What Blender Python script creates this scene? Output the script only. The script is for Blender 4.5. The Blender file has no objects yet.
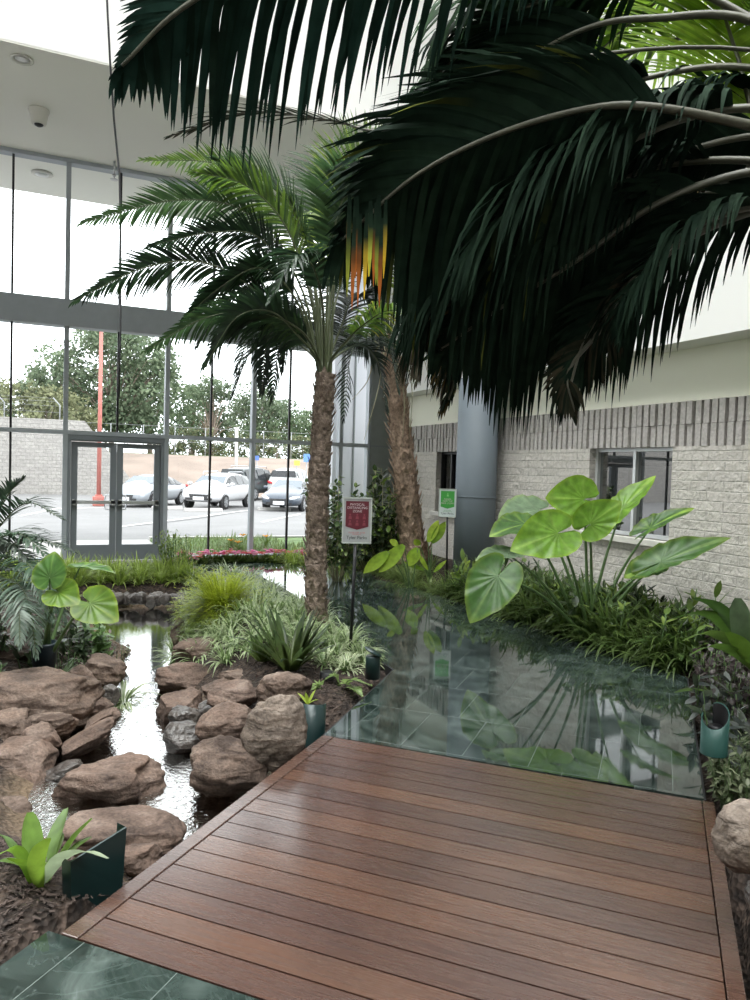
import bpy, bmesh, math, random
from mathutils import Vector, Matrix, noise
V = Vector
C = bpy.context.scene.collection
rnd = random.Random(7)
R = math.radians
# ------------------------------------------------------------------ camera model (eye 1.6 m above the floor)
YAW, PITCH, ROLL, FPX, EYE = R(23.92), R(-2.29), R(1.76), 740.0, 1.6
cf = V((math.sin(YAW)*math.cos(PITCH), math.cos(YAW)*math.cos(PITCH), math.sin(PITCH)))
cr0 = V((math.cos(YAW), -math.sin(YAW), 0)); cu0 = cr0.cross(cf)
cr = cr0*math.cos(ROLL)+cu0*math.sin(ROLL); cu = -cr0*math.sin(ROLL)+cu0*math.cos(ROLL)
CAM = V((0, 0, EYE))
def ray(x, y): return cf+cr*((x-375)/FPX)-cu*((y-500)/FPX)
def P(x, y, d): return CAM+ray(x, y)*d                       # a point at a measured distance d
def G(x, y, z=0.0):                                          # a point on a level surface
    d = ray(x, y); return CAM+d*((z-EYE)/d.z)
def onY(x, y, Y): d = ray(x, y); return CAM+d*(Y/d.y)
def onX(x, y, X): d = ray(x, y); return CAM+d*(X/d.x)
def depth(p): return (V(p)-CAM).dot(cf)
def lerp(a, b, t): return a+(b-a)*t
def mix(a, b, t): return tuple(a[i]+(b[i]-a[i])*t for i in range(3))
def smooth(a, b, x):
    t = min(1, max(0, (x-a)/(b-a))); return t*t*(3-2*t)
UP = V((0, 0, 1))
# ------------------------------------------------------------------ mesh collector
class MB:
    def __init__(s): s.v, s.f, s.c, s.cc = [], [], [], (.5, .5, .5)
    def vert(s, p, c=None):
        s.v.append(V(p)); s.c.append(c or s.cc); return len(s.v)-1
    def face(s, *i): s.f.append(tuple(i))
    def quad(s, a, b, c, d):
        n = len(s.v)
        for p in (a, b, c, d): s.vert(p)
        s.face(n, n+1, n+2, n+3)
    def poly(s, pts):
        n = len(s.v)
        for p in pts: s.vert(p)
        s.face(*range(n, n+len(pts)))
    def box(s, lo, hi, M=None):
        n = len(s.v)
        for z in (lo[2], hi[2]):
            for x, y in ((lo[0], lo[1]), (hi[0], lo[1]), (hi[0], hi[1]), (lo[0], hi[1])):
                p = V((x, y, z)); s.vert(M @ p if M else p)
        for q in ((3, 2, 1, 0), (4, 5, 6, 7), (0, 1, 5, 4), (1, 2, 6, 5), (2, 3, 7, 6), (3, 0, 4, 7)): s.face(*[n+i for i in q])
    def prism(s, pts, z0, z1):
        n = len(s.v); k = len(pts)
        for z in (z0, z1):
            for p in pts: s.vert((p[0], p[1], z))
        s.face(*[n+k-1-i for i in range(k)]); s.face(*[n+k+i for i in range(k)])
        for i in range(k):
            j = (i+1) % k; s.face(n+i, n+j, n+k+j, n+k+i)
    def tube(s, pts, rad, sides=6, cap=True, cols=None):
        pts = [V(p) for p in pts]; m = len(pts); n = len(s.v); ref = None
        for i, p in enumerate(pts):
            t = (pts[min(i+1, m-1)]-pts[max(i-1, 0)]).normalized()
            if ref is None:
                ref = t.orthogonal().normalized()
            else:
                ref = (ref-t*ref.dot(t)); ref = ref.normalized() if ref.length > 1e-6 else t.orthogonal().normalized()
            b = t.cross(ref); r = rad[i] if isinstance(rad, (list, tuple)) else rad
            for k in range(sides):
                a = 2*math.pi*k/sides
                s.vert(p+(ref*math.cos(a)+b*math.sin(a))*r, cols[i] if cols else None)
        for i in range(m-1):
            for k in range(sides):
                q = (k+1) % sides
                s.face(n+i*sides+k, n+i*sides+q, n+(i+1)*sides+q, n+(i+1)*sides+k)
        if cap:
            s.face(*[n+sides-1-k for k in range(sides)]); s.face(*[n+(m-1)*sides+k for k in range(sides)])
    def lathe(s, prof, c=(0, 0, 0), sides=24, M=None):
        n = len(s.v); m = len(prof)
        for r, z in prof:
            for k in range(sides):
                a = 2*math.pi*k/sides; p = V((r*math.cos(a), r*math.sin(a), z))
                s.vert((M @ p if M else p)+V(c))
        for i in range(m-1):
            for k in range(sides):
                q = (k+1) % sides
                s.face(n+i*sides+k, n+i*sides+q, n+(i+1)*sides+q, n+(i+1)*sides+k)
        s.face(*[n+sides-1-k for k in range(sides)]); s.face(*[n+(m-1)*sides+k for k in range(sides)])
    def ribbon(s, pts, wid, side, fold=0.0, cols=None):
        """a leaf blade: three vertices a station, the middle one sunk by fold*width"""
        n = len(s.v); m = len(pts)
        for i, p in enumerate(pts):
            sd = side[i] if isinstance(side, list) else side
            t = (pts[min(i+1, m-1)]-pts[max(i-1, 0)]).normalized(); nn = sd.cross(t)
            c = cols[i] if cols else None
            s.vert(p-sd*wid[i], c); s.vert(p-nn*(fold*wid[i]), c); s.vert(p+sd*wid[i], c)
        for i in range(m-1):
            a = n+i*3; s.face(a, a+1, a+4, a+3); s.face(a+1, a+2, a+5, a+4)
    def strip(s, pts, wid, side, cols=None):
        n = len(s.v); m = len(pts)
        for i, p in enumerate(pts):
            sd = side[i] if isinstance(side, list) else side
            c = cols[i] if cols else None
            s.vert(p-sd*wid[i], c); s.vert(p+sd*wid[i], c)
        for i in range(m-1):
            a = n+i*2; s.face(a, a+1, a+3, a+2)
    def build(s, name, mat, parent=None, shade=True, col=False):
        org = V((0, 0, 0)); q = parent
        while q: org += q.location; q = q.parent
        me = bpy.data.meshes.new(name)
        me.from_pydata([tuple(p-org) for p in s.v], [], s.f)
        if col:
            at = me.color_attributes.new('col', 'FLOAT_COLOR', 'POINT')
            at.data.foreach_set('color', [x for c in s.c for x in (c[0], c[1], c[2], 1.0)])
        if shade: me.polygons.foreach_set('use_smooth', [True]*len(me.polygons))
        me.update()
        if mat: me.materials.append(mat)
        o = bpy.data.objects.new(name, me); C.objects.link(o)
        if parent: o.parent = parent
        return o
def tag(o, label=None, cat=None, group=None, kind=None):
    if label: o['label'] = label
    if cat: o['category'] = cat
    if group: o['group'] = group
    if kind: o['kind'] = kind
    return o
def thing(name, loc, label, cat, group=None):
    o = bpy.data.objects.new(name, None); o.empty_display_size = .1; C.objects.link(o); o.location = V(loc)
    return tag(o, label, cat, group)
def struct(name, mb, mat, parent=None, shade=False):
    o = mb.build(name, mat, parent, shade)
    if not parent: o['kind'] = 'structure'
    return o
def copy_tree(o, parent=None):
    c = o.copy(); C.objects.link(c)
    if parent: c.parent = parent
    for ch in list(o.children): copy_tree(ch, c)
    return c
def bevel(o, w, seg=2):
    m = o.modifiers.new('bevel', 'BEVEL'); m.width = w; m.segments = seg; m.limit_method = 'ANGLE'; return o
# ------------------------------------------------------------------ materials
def newmat(name):
    m = bpy.data.materials.new(name); m.use_nodes = True; nt = m.node_tree; nt.nodes.clear()
    out = nt.nodes.new('ShaderNodeOutputMaterial'); return m, nt, out
def N(nt, typ, **kw):
    n = nt.nodes.new(typ)
    for k, v in kw.items():
        if k in n.inputs: n.inputs[k].default_value = v
        else: setattr(n, k, v)
    return n
def ramp(nt, src, stops):
    r = nt.nodes.new('ShaderNodeValToRGB'); e = r.color_ramp.elements
    while len(e) < len(stops): e.new(.5)
    for i, (p, c) in enumerate(stops): e[i].position = p; e[i].color = (*c, 1)
    nt.links.new(src, r.inputs['Fac']); return r.outputs['Color']
def simple(name, col, rough=.6, metal=0.0, spec=.5, nz=0, nscale=8, bump=0, bscale=40, coat=0):
    m, nt, out = newmat(name)
    b = N(nt, 'ShaderNodeBsdfPrincipled', Roughness=rough, Metallic=metal)
    b.inputs['Base Color'].default_value = (*col, 1); b.inputs['Specular IOR Level'].default_value = spec
    if coat: b.inputs['Coat Weight'].default_value = coat
    nt.links.new(b.outputs[0], out.inputs[0])
    tc = N(nt, 'ShaderNodeTexCoord')
    if nz:
        t = N(nt, 'ShaderNodeTexNoise', Scale=nscale, Detail=6.0); nt.links.new(tc.outputs['Object'], t.inputs['Vector'])
        c = ramp(nt, t.outputs['Fac'], [(.3, tuple(x*(1-nz) for x in col)), (.7, tuple(min(1, x*(1+nz)) for x in col))])
        nt.links.new(c, b.inputs['Base Color'])
    if bump:
        t = N(nt, 'ShaderNodeTexNoise', Scale=bscale, Detail=8.0); nt.links.new(tc.outputs['Object'], t.inputs['Vector'])
        bp = N(nt, 'ShaderNodeBump', Strength=bump, Distance=.02); nt.links.new(t.outputs['Fac'], bp.inputs['Height']); nt.links.new(bp.outputs[0], b.inputs['Normal'])
    return m
def leafmat(name, rough=.4, trans=.35, spec=.5, tmul=1.6):
    m, nt, out = newmat(name)
    a = N(nt, 'ShaderNodeAttribute', attribute_name='col')
    tc = N(nt, 'ShaderNodeTexCoord'); t = N(nt, 'ShaderNodeTexNoise', Scale=14.0, Detail=4.0); nt.links.new(tc.outputs['Object'], t.inputs['Vector'])
    mr = N(nt, 'ShaderNodeMapRange'); mr.inputs['From Min'].default_value = .3; mr.inputs['From Max'].default_value = .7
    mr.inputs['To Min'].default_value = .72; mr.inputs['To Max'].default_value = 1.25; nt.links.new(t.outputs['Fac'], mr.inputs['Value'])
    vm = N(nt, 'ShaderNodeVectorMath', operation='SCALE'); nt.links.new(a.outputs['Color'], vm.inputs[0]); nt.links.new(mr.outputs[0], vm.inputs['Scale'])
    b = N(nt, 'ShaderNodeBsdfPrincipled', Roughness=rough); b.inputs['Specular IOR Level'].default_value = spec; nt.links.new(vm.outputs[0], b.inputs['Base Color'])
    v2 = N(nt, 'ShaderNodeVectorMath', operation='SCALE'); v2.inputs['Scale'].default_value = tmul; nt.links.new(vm.outputs[0], v2.inputs[0])
    tr = N(nt, 'ShaderNodeBsdfTranslucent'); nt.links.new(v2.outputs[0], tr.inputs['Color'])
    mx = N(nt, 'ShaderNodeMixShader', Fac=trans); nt.links.new(b.outputs[0], mx.inputs[1]); nt.links.new(tr.outputs[0], mx.inputs[2])
    nt.links.new(mx.outputs[0], out.inputs[0]); return m
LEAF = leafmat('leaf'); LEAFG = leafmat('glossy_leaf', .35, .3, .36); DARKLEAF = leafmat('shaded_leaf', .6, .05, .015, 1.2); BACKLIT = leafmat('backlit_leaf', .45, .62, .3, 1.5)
PETAL = leafmat('petal', .6, .3, .3, 1.3)
FARLEAF = leafmat('far_leaf', .8, .25, .1, 1.2)
def wood_mat():
    m, nt, out = newmat('deck_wood'); tc = N(nt, 'ShaderNodeTexCoord')
    b = N(nt, 'ShaderNodeBsdfPrincipled', Roughness=.3); b.inputs['Specular IOR Level'].default_value = .6; b.inputs['Coat Weight'].default_value = .5; b.inputs['Coat Roughness'].default_value = .14
    a = N(nt, 'ShaderNodeAttribute', attribute_name='col')
    mp = N(nt, 'ShaderNodeMapping', vector_type='TEXTURE'); mp.inputs['Rotation'].default_value = (0, 0, R(-45)); mp.inputs['Scale'].default_value = (.6, .035, .1)
    nt.links.new(tc.outputs['Object'], mp.inputs[0])
    t = N(nt, 'ShaderNodeTexNoise', Scale=2.0, Detail=9.0, Roughness=.65); nt.links.new(mp.outputs[0], t.inputs['Vector'])
    t2 = N(nt, 'ShaderNodeTexNoise', Scale=2.2, Detail=3.0); nt.links.new(tc.outputs['Object'], t2.inputs['Vector'])
    c = ramp(nt, t.outputs['Fac'], [(.28, (.6, .56, .54)), (.5, (1, 1, 1)), (.75, (1.28, 1.2, 1.12))])
    c2 = ramp(nt, t2.outputs['Fac'], [(.3, (.8, .8, .84)), (.7, (1.15, 1.1, 1.0))])
    v1 = N(nt, 'ShaderNodeVectorMath', operation='MULTIPLY'); nt.links.new(a.outputs['Color'], v1.inputs[0]); nt.links.new(c, v1.inputs[1])
    v2 = N(nt, 'ShaderNodeVectorMath', operation='MULTIPLY'); nt.links.new(v1.outputs[0], v2.inputs[0]); nt.links.new(c2, v2.inputs[1])
    nt.links.new(v2.outputs[0], b.inputs['Base Color'])
    rr = ramp(nt, t.outputs['Fac'], [(.3, (.34,)*3), (.7, (.2,)*3)]); nt.links.new(rr, b.inputs['Roughness'])
    bp = N(nt, 'ShaderNodeBump', Strength=.12, Distance=.004); nt.links.new(t.outputs['Fac'], bp.inputs['Height']); nt.links.new(bp.outputs[0], b.inputs['Normal'])
    nt.links.new(b.outputs[0], out.inputs[0]); return m
def slate_mat():
    m, nt, out = newmat('green_slate'); tc = N(nt, 'ShaderNodeTexCoord')
    b = N(nt, 'ShaderNodeBsdfPrincipled'); b.inputs['IOR'].default_value = 1.6; b.inputs['Specular IOR Level'].default_value = .62; b.inputs['Coat Weight'].default_value = .12; b.inputs['Coat Roughness'].default_value = .03
    mp = N(nt, 'ShaderNodeMapping'); mp.inputs['Rotation'].default_value = (0, 0, R(45)); mp.inputs['Location'].default_value = (1.17, -.3, 0)
    nt.links.new(tc.outputs['Object'], mp.inputs[0])
    br = N(nt, 'ShaderNodeTexBrick', offset=.5, offset_frequency=2); br.inputs['Scale'].default_value = 1.0
    for k, v in (('Brick Width', .37), ('Row Height', .625), ('Mortar Size', .0017), ('Bias', 0.0), ('Mortar Smooth', .1)): br.inputs[k].default_value = v
    br.inputs['Color1'].default_value = (.0, .0, .0, 1); br.inputs['Color2'].default_value = (1, 1, 1, 1)
    nt.links.new(mp.outputs[0], br.inputs['Vector'])
    t = N(nt, 'ShaderNodeTexNoise', Scale=2.4, Detail=10.0, Roughness=.62, Distortion=1.6)
    # every tile gets its own piece of veining: shift the noise by the tile's random value
    ad = N(nt, 'ShaderNodeVectorMath', operation='MULTIPLY_ADD'); nt.links.new(br.outputs['Color'], ad.inputs[0]); ad.inputs[1].default_value = (6, 9, 3); nt.links.new(tc.outputs['Object'], ad.inputs[2])
    nt.links.new(ad.outputs[0], t.inputs['Vector'])
    c = ramp(nt, t.outputs['Fac'], [(.2, (.004, .008, .0065)), (.42, (.013, .021, .018)), (.56, (.034, .048, .043)), (.68, (.075, .095, .087)), (.85, (.2, .23, .215))])
    t9 = N(nt, 'ShaderNodeTexNoise', Scale=1.7, Detail=5.0, Roughness=.55, Distortion=2.2); nt.links.new(ad.outputs[0], t9.inputs['Vector'])
    vn = ramp(nt, t9.outputs['Fac'], [(.44, (0, 0, 0)), (.462, (.0, .0, .0)), (.48, (.02, .024, .023)), (.492, (0, 0, 0)), (.56, (0, 0, 0)), (.568, (.014, .017, .016)), (.576, (0, 0, 0))])
    va = N(nt, 'ShaderNodeVectorMath', operation='ADD'); nt.links.new(c, va.inputs[0]); nt.links.new(vn, va.inputs[1]); c = va.outputs[0]
    mc = N(nt, 'ShaderNodeMix', data_type='RGBA', blend_type='MIX'); nt.links.new(br.outputs['Fac'], mc.inputs[0]); nt.links.new(c, mc.inputs[6]); mc.inputs[7].default_value = (.13, .155, .145, 1)
    nt.links.new(mc.outputs[2], b.inputs['Base Color'])
    rr = ramp(nt, t.outputs['Fac'], [(.3, (.02,)*3), (.75, (.06,)*3)])
    nt.links.new(rr, b.inputs['Roughness'])
    bp = N(nt, 'ShaderNodeBump', Strength=.025, Distance=.004); nt.links.new(t.outputs['Fac'], bp.inputs['Height'])
    bp2 = N(nt, 'ShaderNodeBump', Strength=.5, Distance=.002, invert=True); nt.links.new(br.outputs['Fac'], bp2.inputs['Height']); nt.links.new(bp.outputs[0], bp2.inputs['Normal'])
    nt.links.new(bp2.outputs[0], b.inputs['Normal']); nt.links.new(b.outputs[0], out.inputs[0]); return m
def block_mat(name, c1, c2, cm, bw, rh, axis='y', far=False):
    m, nt, out = newmat(name); tc = N(nt, 'ShaderNodeTexCoord'); b = N(nt, 'ShaderNodeBsdfPrincipled', Roughness=.9); b.inputs['Specular IOR Level'].default_value = .2
    sx = N(nt, 'ShaderNodeSeparateXYZ'); nt.links.new(tc.outputs['Object'], sx.inputs[0]); cx = N(nt, 'ShaderNodeCombineXYZ')
    nt.links.new(sx.outputs['Y' if axis == 'y' else 'X'], cx.inputs[0]); nt.links.new(sx.outputs['Z'], cx.inputs[1])
    t = N(nt, 'ShaderNodeTexNoise', Scale=26.0 if not far else 6.0, Detail=8.0, Roughness=.7); nt.links.new(tc.outputs['Object'], t.inputs['Vector'])
    # slightly wavering joints
    ws = N(nt, 'ShaderNodeVectorMath', operation='SCALE'); ws.inputs['Scale'].default_value = .012; nt.links.new(t.outputs['Color'], ws.inputs[0])
    wa = N(nt, 'ShaderNodeVectorMath', operation='ADD'); nt.links.new(cx.outputs[0], wa.inputs[0]); nt.links.new(ws.outputs[0], wa.inputs[1])
    br = N(nt, 'ShaderNodeTexBrick', offset=.5); br.inputs['Scale'].default_value = 1.0
    for k, v in (('Brick Width', bw), ('Row Height', rh), ('Mortar Size', .008 if not far else .02), ('Mortar Smooth', .6), ('Bias', 0.0)): br.inputs[k].default_value = v
    br.inputs['Color1'].default_value = (*c1, 1); br.inputs['Color2'].default_value = (*c2, 1); br.inputs['Mortar'].default_value = (*cm, 1)
    nt.links.new(wa.outputs[0], br.inputs['Vector'])
    sp = ramp(nt, t.outputs['Fac'], [(.3, (.75, .74, .72)), (.7, (1.12, 1.1, 1.08))])
    v1 = N(nt, 'ShaderNodeVectorMath', operation='MULTIPLY'); nt.links.new(br.outputs['Color'], v1.inputs[0]); nt.links.new(sp, v1.inputs[1]); nt.links.new(v1.outputs[0], b.inputs['Base Color'])
    t2 = N(nt, 'ShaderNodeTexNoise', Scale=9.0, Detail=6.0, Roughness=.6); nt.links.new(tc.outputs['Object'], t2.inputs['Vector'])
    b1 = N(nt, 'ShaderNodeBump', Strength=.9, Distance=.05); nt.links.new(t2.outputs['Fac'], b1.inputs['Height'])
    b2 = N(nt, 'ShaderNodeBump', Strength=.8, Distance=.014, invert=True); nt.links.new(br.outputs['Fac'], b2.inputs['Height']); nt.links.new(b1.outputs[0], b2.inputs['Normal'])
    nt.links.new(b2.outputs[0], b.inputs['Normal']); nt.links.new(b.outputs[0], out.inputs[0]); return m
def rock_mat(name, ca, cb, cc, rough=.85, spec=.25):
    m, nt, out = newmat(name); tc = N(nt, 'ShaderNodeTexCoord'); b = N(nt, 'ShaderNodeBsdfPrincipled', Roughness=rough); b.inputs['Specular IOR Level'].default_value = spec
    g = N(nt, 'ShaderNodeNewGeometry')
    t = N(nt, 'ShaderNodeTexNoise', Scale=3.5, Detail=12.0, Roughness=.68); nt.links.new(g.outputs['Position'], t.inputs['Vector'])
    mp = N(nt, 'ShaderNodeMapping'); mp.inputs['Scale'].default_value = (2, 2, 11); mp.inputs['Rotation'].default_value = (.25, .2, 0); nt.links.new(g.outputs['Position'], mp.inputs[0])
    t2 = N(nt, 'ShaderNodeTexNoise', Scale=1.6, Detail=6.0, Distortion=.8); nt.links.new(mp.outputs[0], t2.inputs['Vector'])
    c = ramp(nt, t.outputs['Fac'], [(.28, ca), (.5, cb), (.72, cc)])
    s2 = ramp(nt, t2.outputs['Fac'], [(.34, (.5, .47, .46)), (.46, (1, 1, 1)), (.75, (1.12, 1.05, 1))])
    t3 = N(nt, 'ShaderNodeTexNoise', Scale=60.0, Detail=3.0); nt.links.new(g.outputs['Position'], t3.inputs['Vector'])
    s3 = ramp(nt, t3.outputs['Fac'], [(.3, (.7, .7, .7)), (.6, (1.08, 1.08, 1.08)), (.78, (1.3, 1.3, 1.28))])
    v1 = N(nt, 'ShaderNodeVectorMath', operation='MULTIPLY'); nt.links.new(c, v1.inputs[0]); nt.links.new(s2, v1.inputs[1])
    v2 = N(nt, 'ShaderNodeVectorMath', operation='MULTIPLY'); nt.links.new(v1.outputs[0], v2.inputs[0]); nt.links.new(s3, v2.inputs[1])
    nt.links.new(v2.outputs[0], b.inputs['Base Color'])
    b1 = N(nt, 'ShaderNodeBump', Strength=.7, Distance=.03); nt.links.new(t2.outputs['Fac'], b1.inputs['Height'])
    b2 = N(nt, 'ShaderNodeBump', Strength=.6, Distance=.012); nt.links.new(t3.outputs['Fac'], b2.inputs['Height']); nt.links.new(b1.outputs[0], b2.inputs['Normal'])
    nt.links.new(b2.outputs[0], b.inputs['Normal']); nt.links.new(b.outputs[0], out.inputs[0]); return m
def soil_mat():
    m, nt, out = newmat('bark_mulch_soil'); tc = N(nt, 'ShaderNodeTexCoord'); b = N(nt, 'ShaderNodeBsdfPrincipled', Roughness=.9); b.inputs['Specular IOR Level'].default_value = .3
    vo = N(nt, 'ShaderNodeTexVoronoi', Scale=34.0); nt.links.new(tc.outputs['Object'], vo.inputs['Vector'])
    t = N(nt, 'ShaderNodeTexNoise', Scale=18.0, Detail=8.0); nt.links.new(tc.outputs['Object'], t.inputs['Vector'])
    c = ramp(nt, t.outputs['Fac'], [(.3, (.012, .009, .008)), (.55, (.04, .028, .022)), (.72, (.1, .07, .055))])
    # sandy brown bottom below water level
    sx = N(nt, 'ShaderNodeSeparateXYZ'); nt.links.new(tc.outputs['Object'], sx.inputs[0])
    mr = N(nt, 'ShaderNodeMapRange'); mr.inputs['From Min'].default_value = -.22; mr.inputs['From Max'].default_value = -.34; nt.links.new(sx.outputs['Z'], mr.inputs['Value'])
    mc = N(nt, 'ShaderNodeMix', data_type='RGBA'); nt.links.new(mr.outputs[0], mc.inputs[0]); nt.links.new(c, mc.inputs[6]); mc.inputs[7].default_value = (.17, .12, .075, 1)
    nt.links.new(mc.outputs[2], b.inputs['Base Color'])
    bp = N(nt, 'ShaderNodeBump', Strength=.9, Distance=.03); nt.links.new(vo.outputs['Distance'], bp.inputs['Height']); nt.links.new(bp.outputs[0], b.inputs['Normal'])
    nt.links.new(b.outputs[0], out.inputs[0]); return m
def water_mat():
    m, nt, out = newmat('stream_water'); tc = N(nt, 'ShaderNodeTexCoord')
    t = N(nt, 'ShaderNodeTexNoise', Scale=30.0, Detail=3.0, Distortion=.6); mp = N(nt, 'ShaderNodeMapping'); mp.inputs['Scale'].default_value = (1, 1, 1)
    nt.links.new(tc.outputs['Object'], mp.inputs[0]); nt.links.new(mp.outputs[0], t.inputs['Vector'])
    # the ripples die down away from the little fall by the bridge
    sx = N(nt, 'ShaderNodeSeparateXYZ'); nt.links.new(tc.outputs['Object'], sx.inputs[0])
    mr = N(nt, 'ShaderNodeMapRange'); mr.inputs['From Min'].default_value = 4.2; mr.inputs['From Max'].default_value = 7.2; mr.inputs['To Min'].default_value = .42; mr.inputs['To Max'].default_value = .03; nt.links.new(sx.outputs['Y'], mr.inputs['Value'])
    bp = N(nt, 'ShaderNodeBump', Distance=.02); nt.links.new(t.outputs['Fac'], bp.inputs['Height']); nt.links.new(mr.outputs[0], bp.inputs['Strength'])
    gl = N(nt, 'ShaderNodeBsdfGlossy', Roughness=.03); nt.links.new(bp.outputs[0], gl.inputs['Normal'])
    tr = N(nt, 'ShaderNodeBsdfTransparent'); tr.inputs[0].default_value = (.55, .42, .28, 1)
    fr = N(nt, 'ShaderNodeFresnel', IOR=1.5); nt.links.new(bp.outputs[0], fr.inputs['Normal'])
    ml = N(nt, 'ShaderNodeMath', operation='MULTIPLY_ADD'); nt.links.new(fr.outputs[0], ml.inputs[0]); ml.inputs[1].default_value = 3.2; ml.inputs[2].default_value = .12; ml.use_clamp = True
    mx = N(nt, 'ShaderNodeMixShader'); nt.links.new(ml.outputs[0], mx.inputs[0]); nt.links.new(tr.outputs[0], mx.inputs[1]); nt.links.new(gl.outputs[0], mx.inputs[2])
    nt.links.new(mx.outputs[0], out.inputs[0]); return m
def glass_mat(name='clear_glass', tint=(.93, .97, .97), refl=1.0, base=.0):
    m, nt, out = newmat(name)
    tr = N(nt, 'ShaderNodeBsdfTransparent'); tr.inputs[0].default_value = (*tint, 1)
    gl = N(nt, 'ShaderNodeBsdfGlossy', Roughness=.0)
    fr = N(nt, 'ShaderNodeFresnel', IOR=1.45)
    ml = N(nt, 'ShaderNodeMath', operation='MULTIPLY_ADD'); nt.links.new(fr.outputs[0], ml.inputs[0]); ml.inputs[1].default_value = refl; ml.inputs[2].default_value = base; ml.use_clamp = True
    mx = N(nt, 'ShaderNodeMixShader'); nt.links.new(ml.outputs[0], mx.inputs[0]); nt.links.new(tr.outputs[0], mx.inputs[1]); nt.links.new(gl.outputs[0], mx.inputs[2])
    nt.links.new(mx.outputs[0], out.inputs[0]); return m
M = dict(
    wood=wood_mat(), slate=slate_mat(), soil=soil_mat(), water=water_mat(), glass=glass_mat(), dkglass=glass_mat('tinted_glass', (.12, .14, .17), .35, .0),
    block=block_mat('split_face_block', (.66, .63, .595), (.59, .565, .535), (.6, .575, .545), .4, .1),
    rib=simple('ribbed_block', (.5, .47, .45), .9, nz=.18, nscale=30, bump=.7, bscale=60, spec=.2),
    farblock=block_mat('retaining_block', (.37, .36, .345), (.32, .31, .3), (.28, .27, .265), .45, .2, 'x', True),
    white=simple('white_plaster', (.88, .87, .85), .8, spec=.2), soffit=simple('soffit_paint', (.86, .84, .785), .8, spec=.2), cream=simple('cream_paint', (.9, .89, .77), .75, spec=.25),
    alu=simple('grey_blue_aluminium', (.35, .38, .415), .5, .0, nz=.05), dalu=simple('door_aluminium', (.17, .19, .21), .42, .1), black=simple('black_metal', (.012, .012, .014), .4, .2), dark=simple('dark_gasket', (.01, .01, .012), .6),
    steel=simple('brushed_steel', (.55, .56, .58), .3, .9), palew=simple('pale_frame', (.62, .63, .64), .4, .3), grey=simple('grey_panel', (.2, .22, .22), .6, nz=.06),
    column=simple('column_paint', (.15, .178, .205), .6, .0, nz=.05, nscale=3), sill=simple('stone_sill', (.62, .6, .55), .8, nz=.1),
    rock=rock_mat('brown_sandstone', (.045, .033, .028), (.125, .09, .072), (.23, .18, .15)), rockr=rock_mat('red_sandstone', (.044, .032, .027), (.122, .085, .068), (.215, .165, .138)),
    rockw=rock_mat('wet_stone', (.02, .018, .017), (.06, .05, .045), (.14, .125, .11), .32, .6), rockg=rock_mat('granite_stone', (.08, .064, .054), (.18, .145, .12), (.3, .255, .22)),
    shield=simple('dark_green_metal', (.008, .026, .026), .35, .1, coat=.2), teal=simple('green_metal', (.018, .075, .064), .4, .1), pot=simple('dark_pot', (.01, .02, .028), .4),
    trunk=simple('palm_bark', (.27, .21, .172), .9, nz=.5, nscale=22, bump=1, bscale=50, spec=.15), trunk2=simple('fibrous_bark', (.4, .29, .22), .9, nz=.5, nscale=20, bump=1, bscale=60, spec=.15),
    stalk=simple('green_stalk', (.1, .17, .06), .45, nz=.2), straw=simple('straw_stalk', (.34, .31, .2), .6, nz=.25), rach=simple('olive_rachis', (.065, .08, .035), .45, nz=.2), drach=simple('dark_rachis', (.07, .068, .045), .45, nz=.2),
    mulch=simple('bark_chip', (.05, .034, .028), .9, nz=.6, nscale=9), asphalt=simple('pale_asphalt', (.19, .188, .19), .9, nz=.1, nscale=.6, bump=.2), road=simple('grey_road', (.13, .13, .138), .9, nz=.1, nscale=.5), hill=simple('dry_hillside', (.23, .18, .15), .95, nz=.16, nscale=.5),
    conc=simple('concrete', (.46, .445, .43), .85, nz=.08), paint=simple('white_line', (.8, .8, .8), .7), lawn=simple('lawn_ground', (.13, .21, .07), .95, nz=.4, nscale=5), redp=simple('red_pole_paint', (.42, .14, .115), .6, nz=.1), extw=simple('pale_panel', (.6, .6, .64), .7),
    ribback=simple('rib_recess_shade', (.2, .185, .175), .95), cable=simple('dark_cable', (.03, .03, .033), .5), lamp=simple('frosted_lens', (.7, .7, .7), .3), camw=simple('off_white_plastic', (.6, .58, .53), .5),
)
SKY, SKYL, SUN, VT, LOOK, EXPO = 3.0, 2500, .8, 'Standard', 'None', 0.47
# ================================================================== THE SETTING
S2 = 2**.5
def uv(u, v, z=0.0): return V(((u+v)/S2, (v-u)/S2, z))        # deck axes: u across, v along
YG, XW = 12.64, 6.0
PATH = [(1.54, 4.12), (3.04, 2.66), (4.77, 4.4), (4.74, 6), (4.66, 7.2), (4.66, 9.2), (4.42, 9.9), (4.62, 10.5), (4.2, 11.4), (3.3, 12.0), (1.9, 12.15), (.1, 12.45), (.1, 11.7), (2.3, 11.4), (2.85, 10.9), (2.9, 9.6), (2.85, 8.5), (2.75, 7.2), (2.62, 6.2), (2.58, 5.33)]
NEAR = [tuple(uv(*q)[:2]) for q in ((-1.88, -.6), (.36, -.6), (.36, 1.91), (-1.88, 1.91))]
POND = [(.06, 4.1), (.02, 4.5), (.16, 5.2), (.42, 6.1), (.92, 7.8), (.62, 8.8), (.58, 10.05), (1.75, 10.05), (1.68, 9.2), (1.32, 8.0), (.9, 6.6), (.9, 5.2), (1.15, 4.55), (1.5, 4.1), (1.95, 3.2), (1.8, 2.7), (1.2, 2.8), (.62, 3.3), (.36, 3.7)]
def inside(poly, x, y):
    r = False; n = len(poly)
    for i in range(n):
        x1, y1 = poly[i]; x2, y2 = poly[(i+1) % n]
        if (y1 > y) != (y2 > y) and x < (x2-x1)*(y-y1)/(y2-y1)+x1: r = not r
    return r
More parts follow.
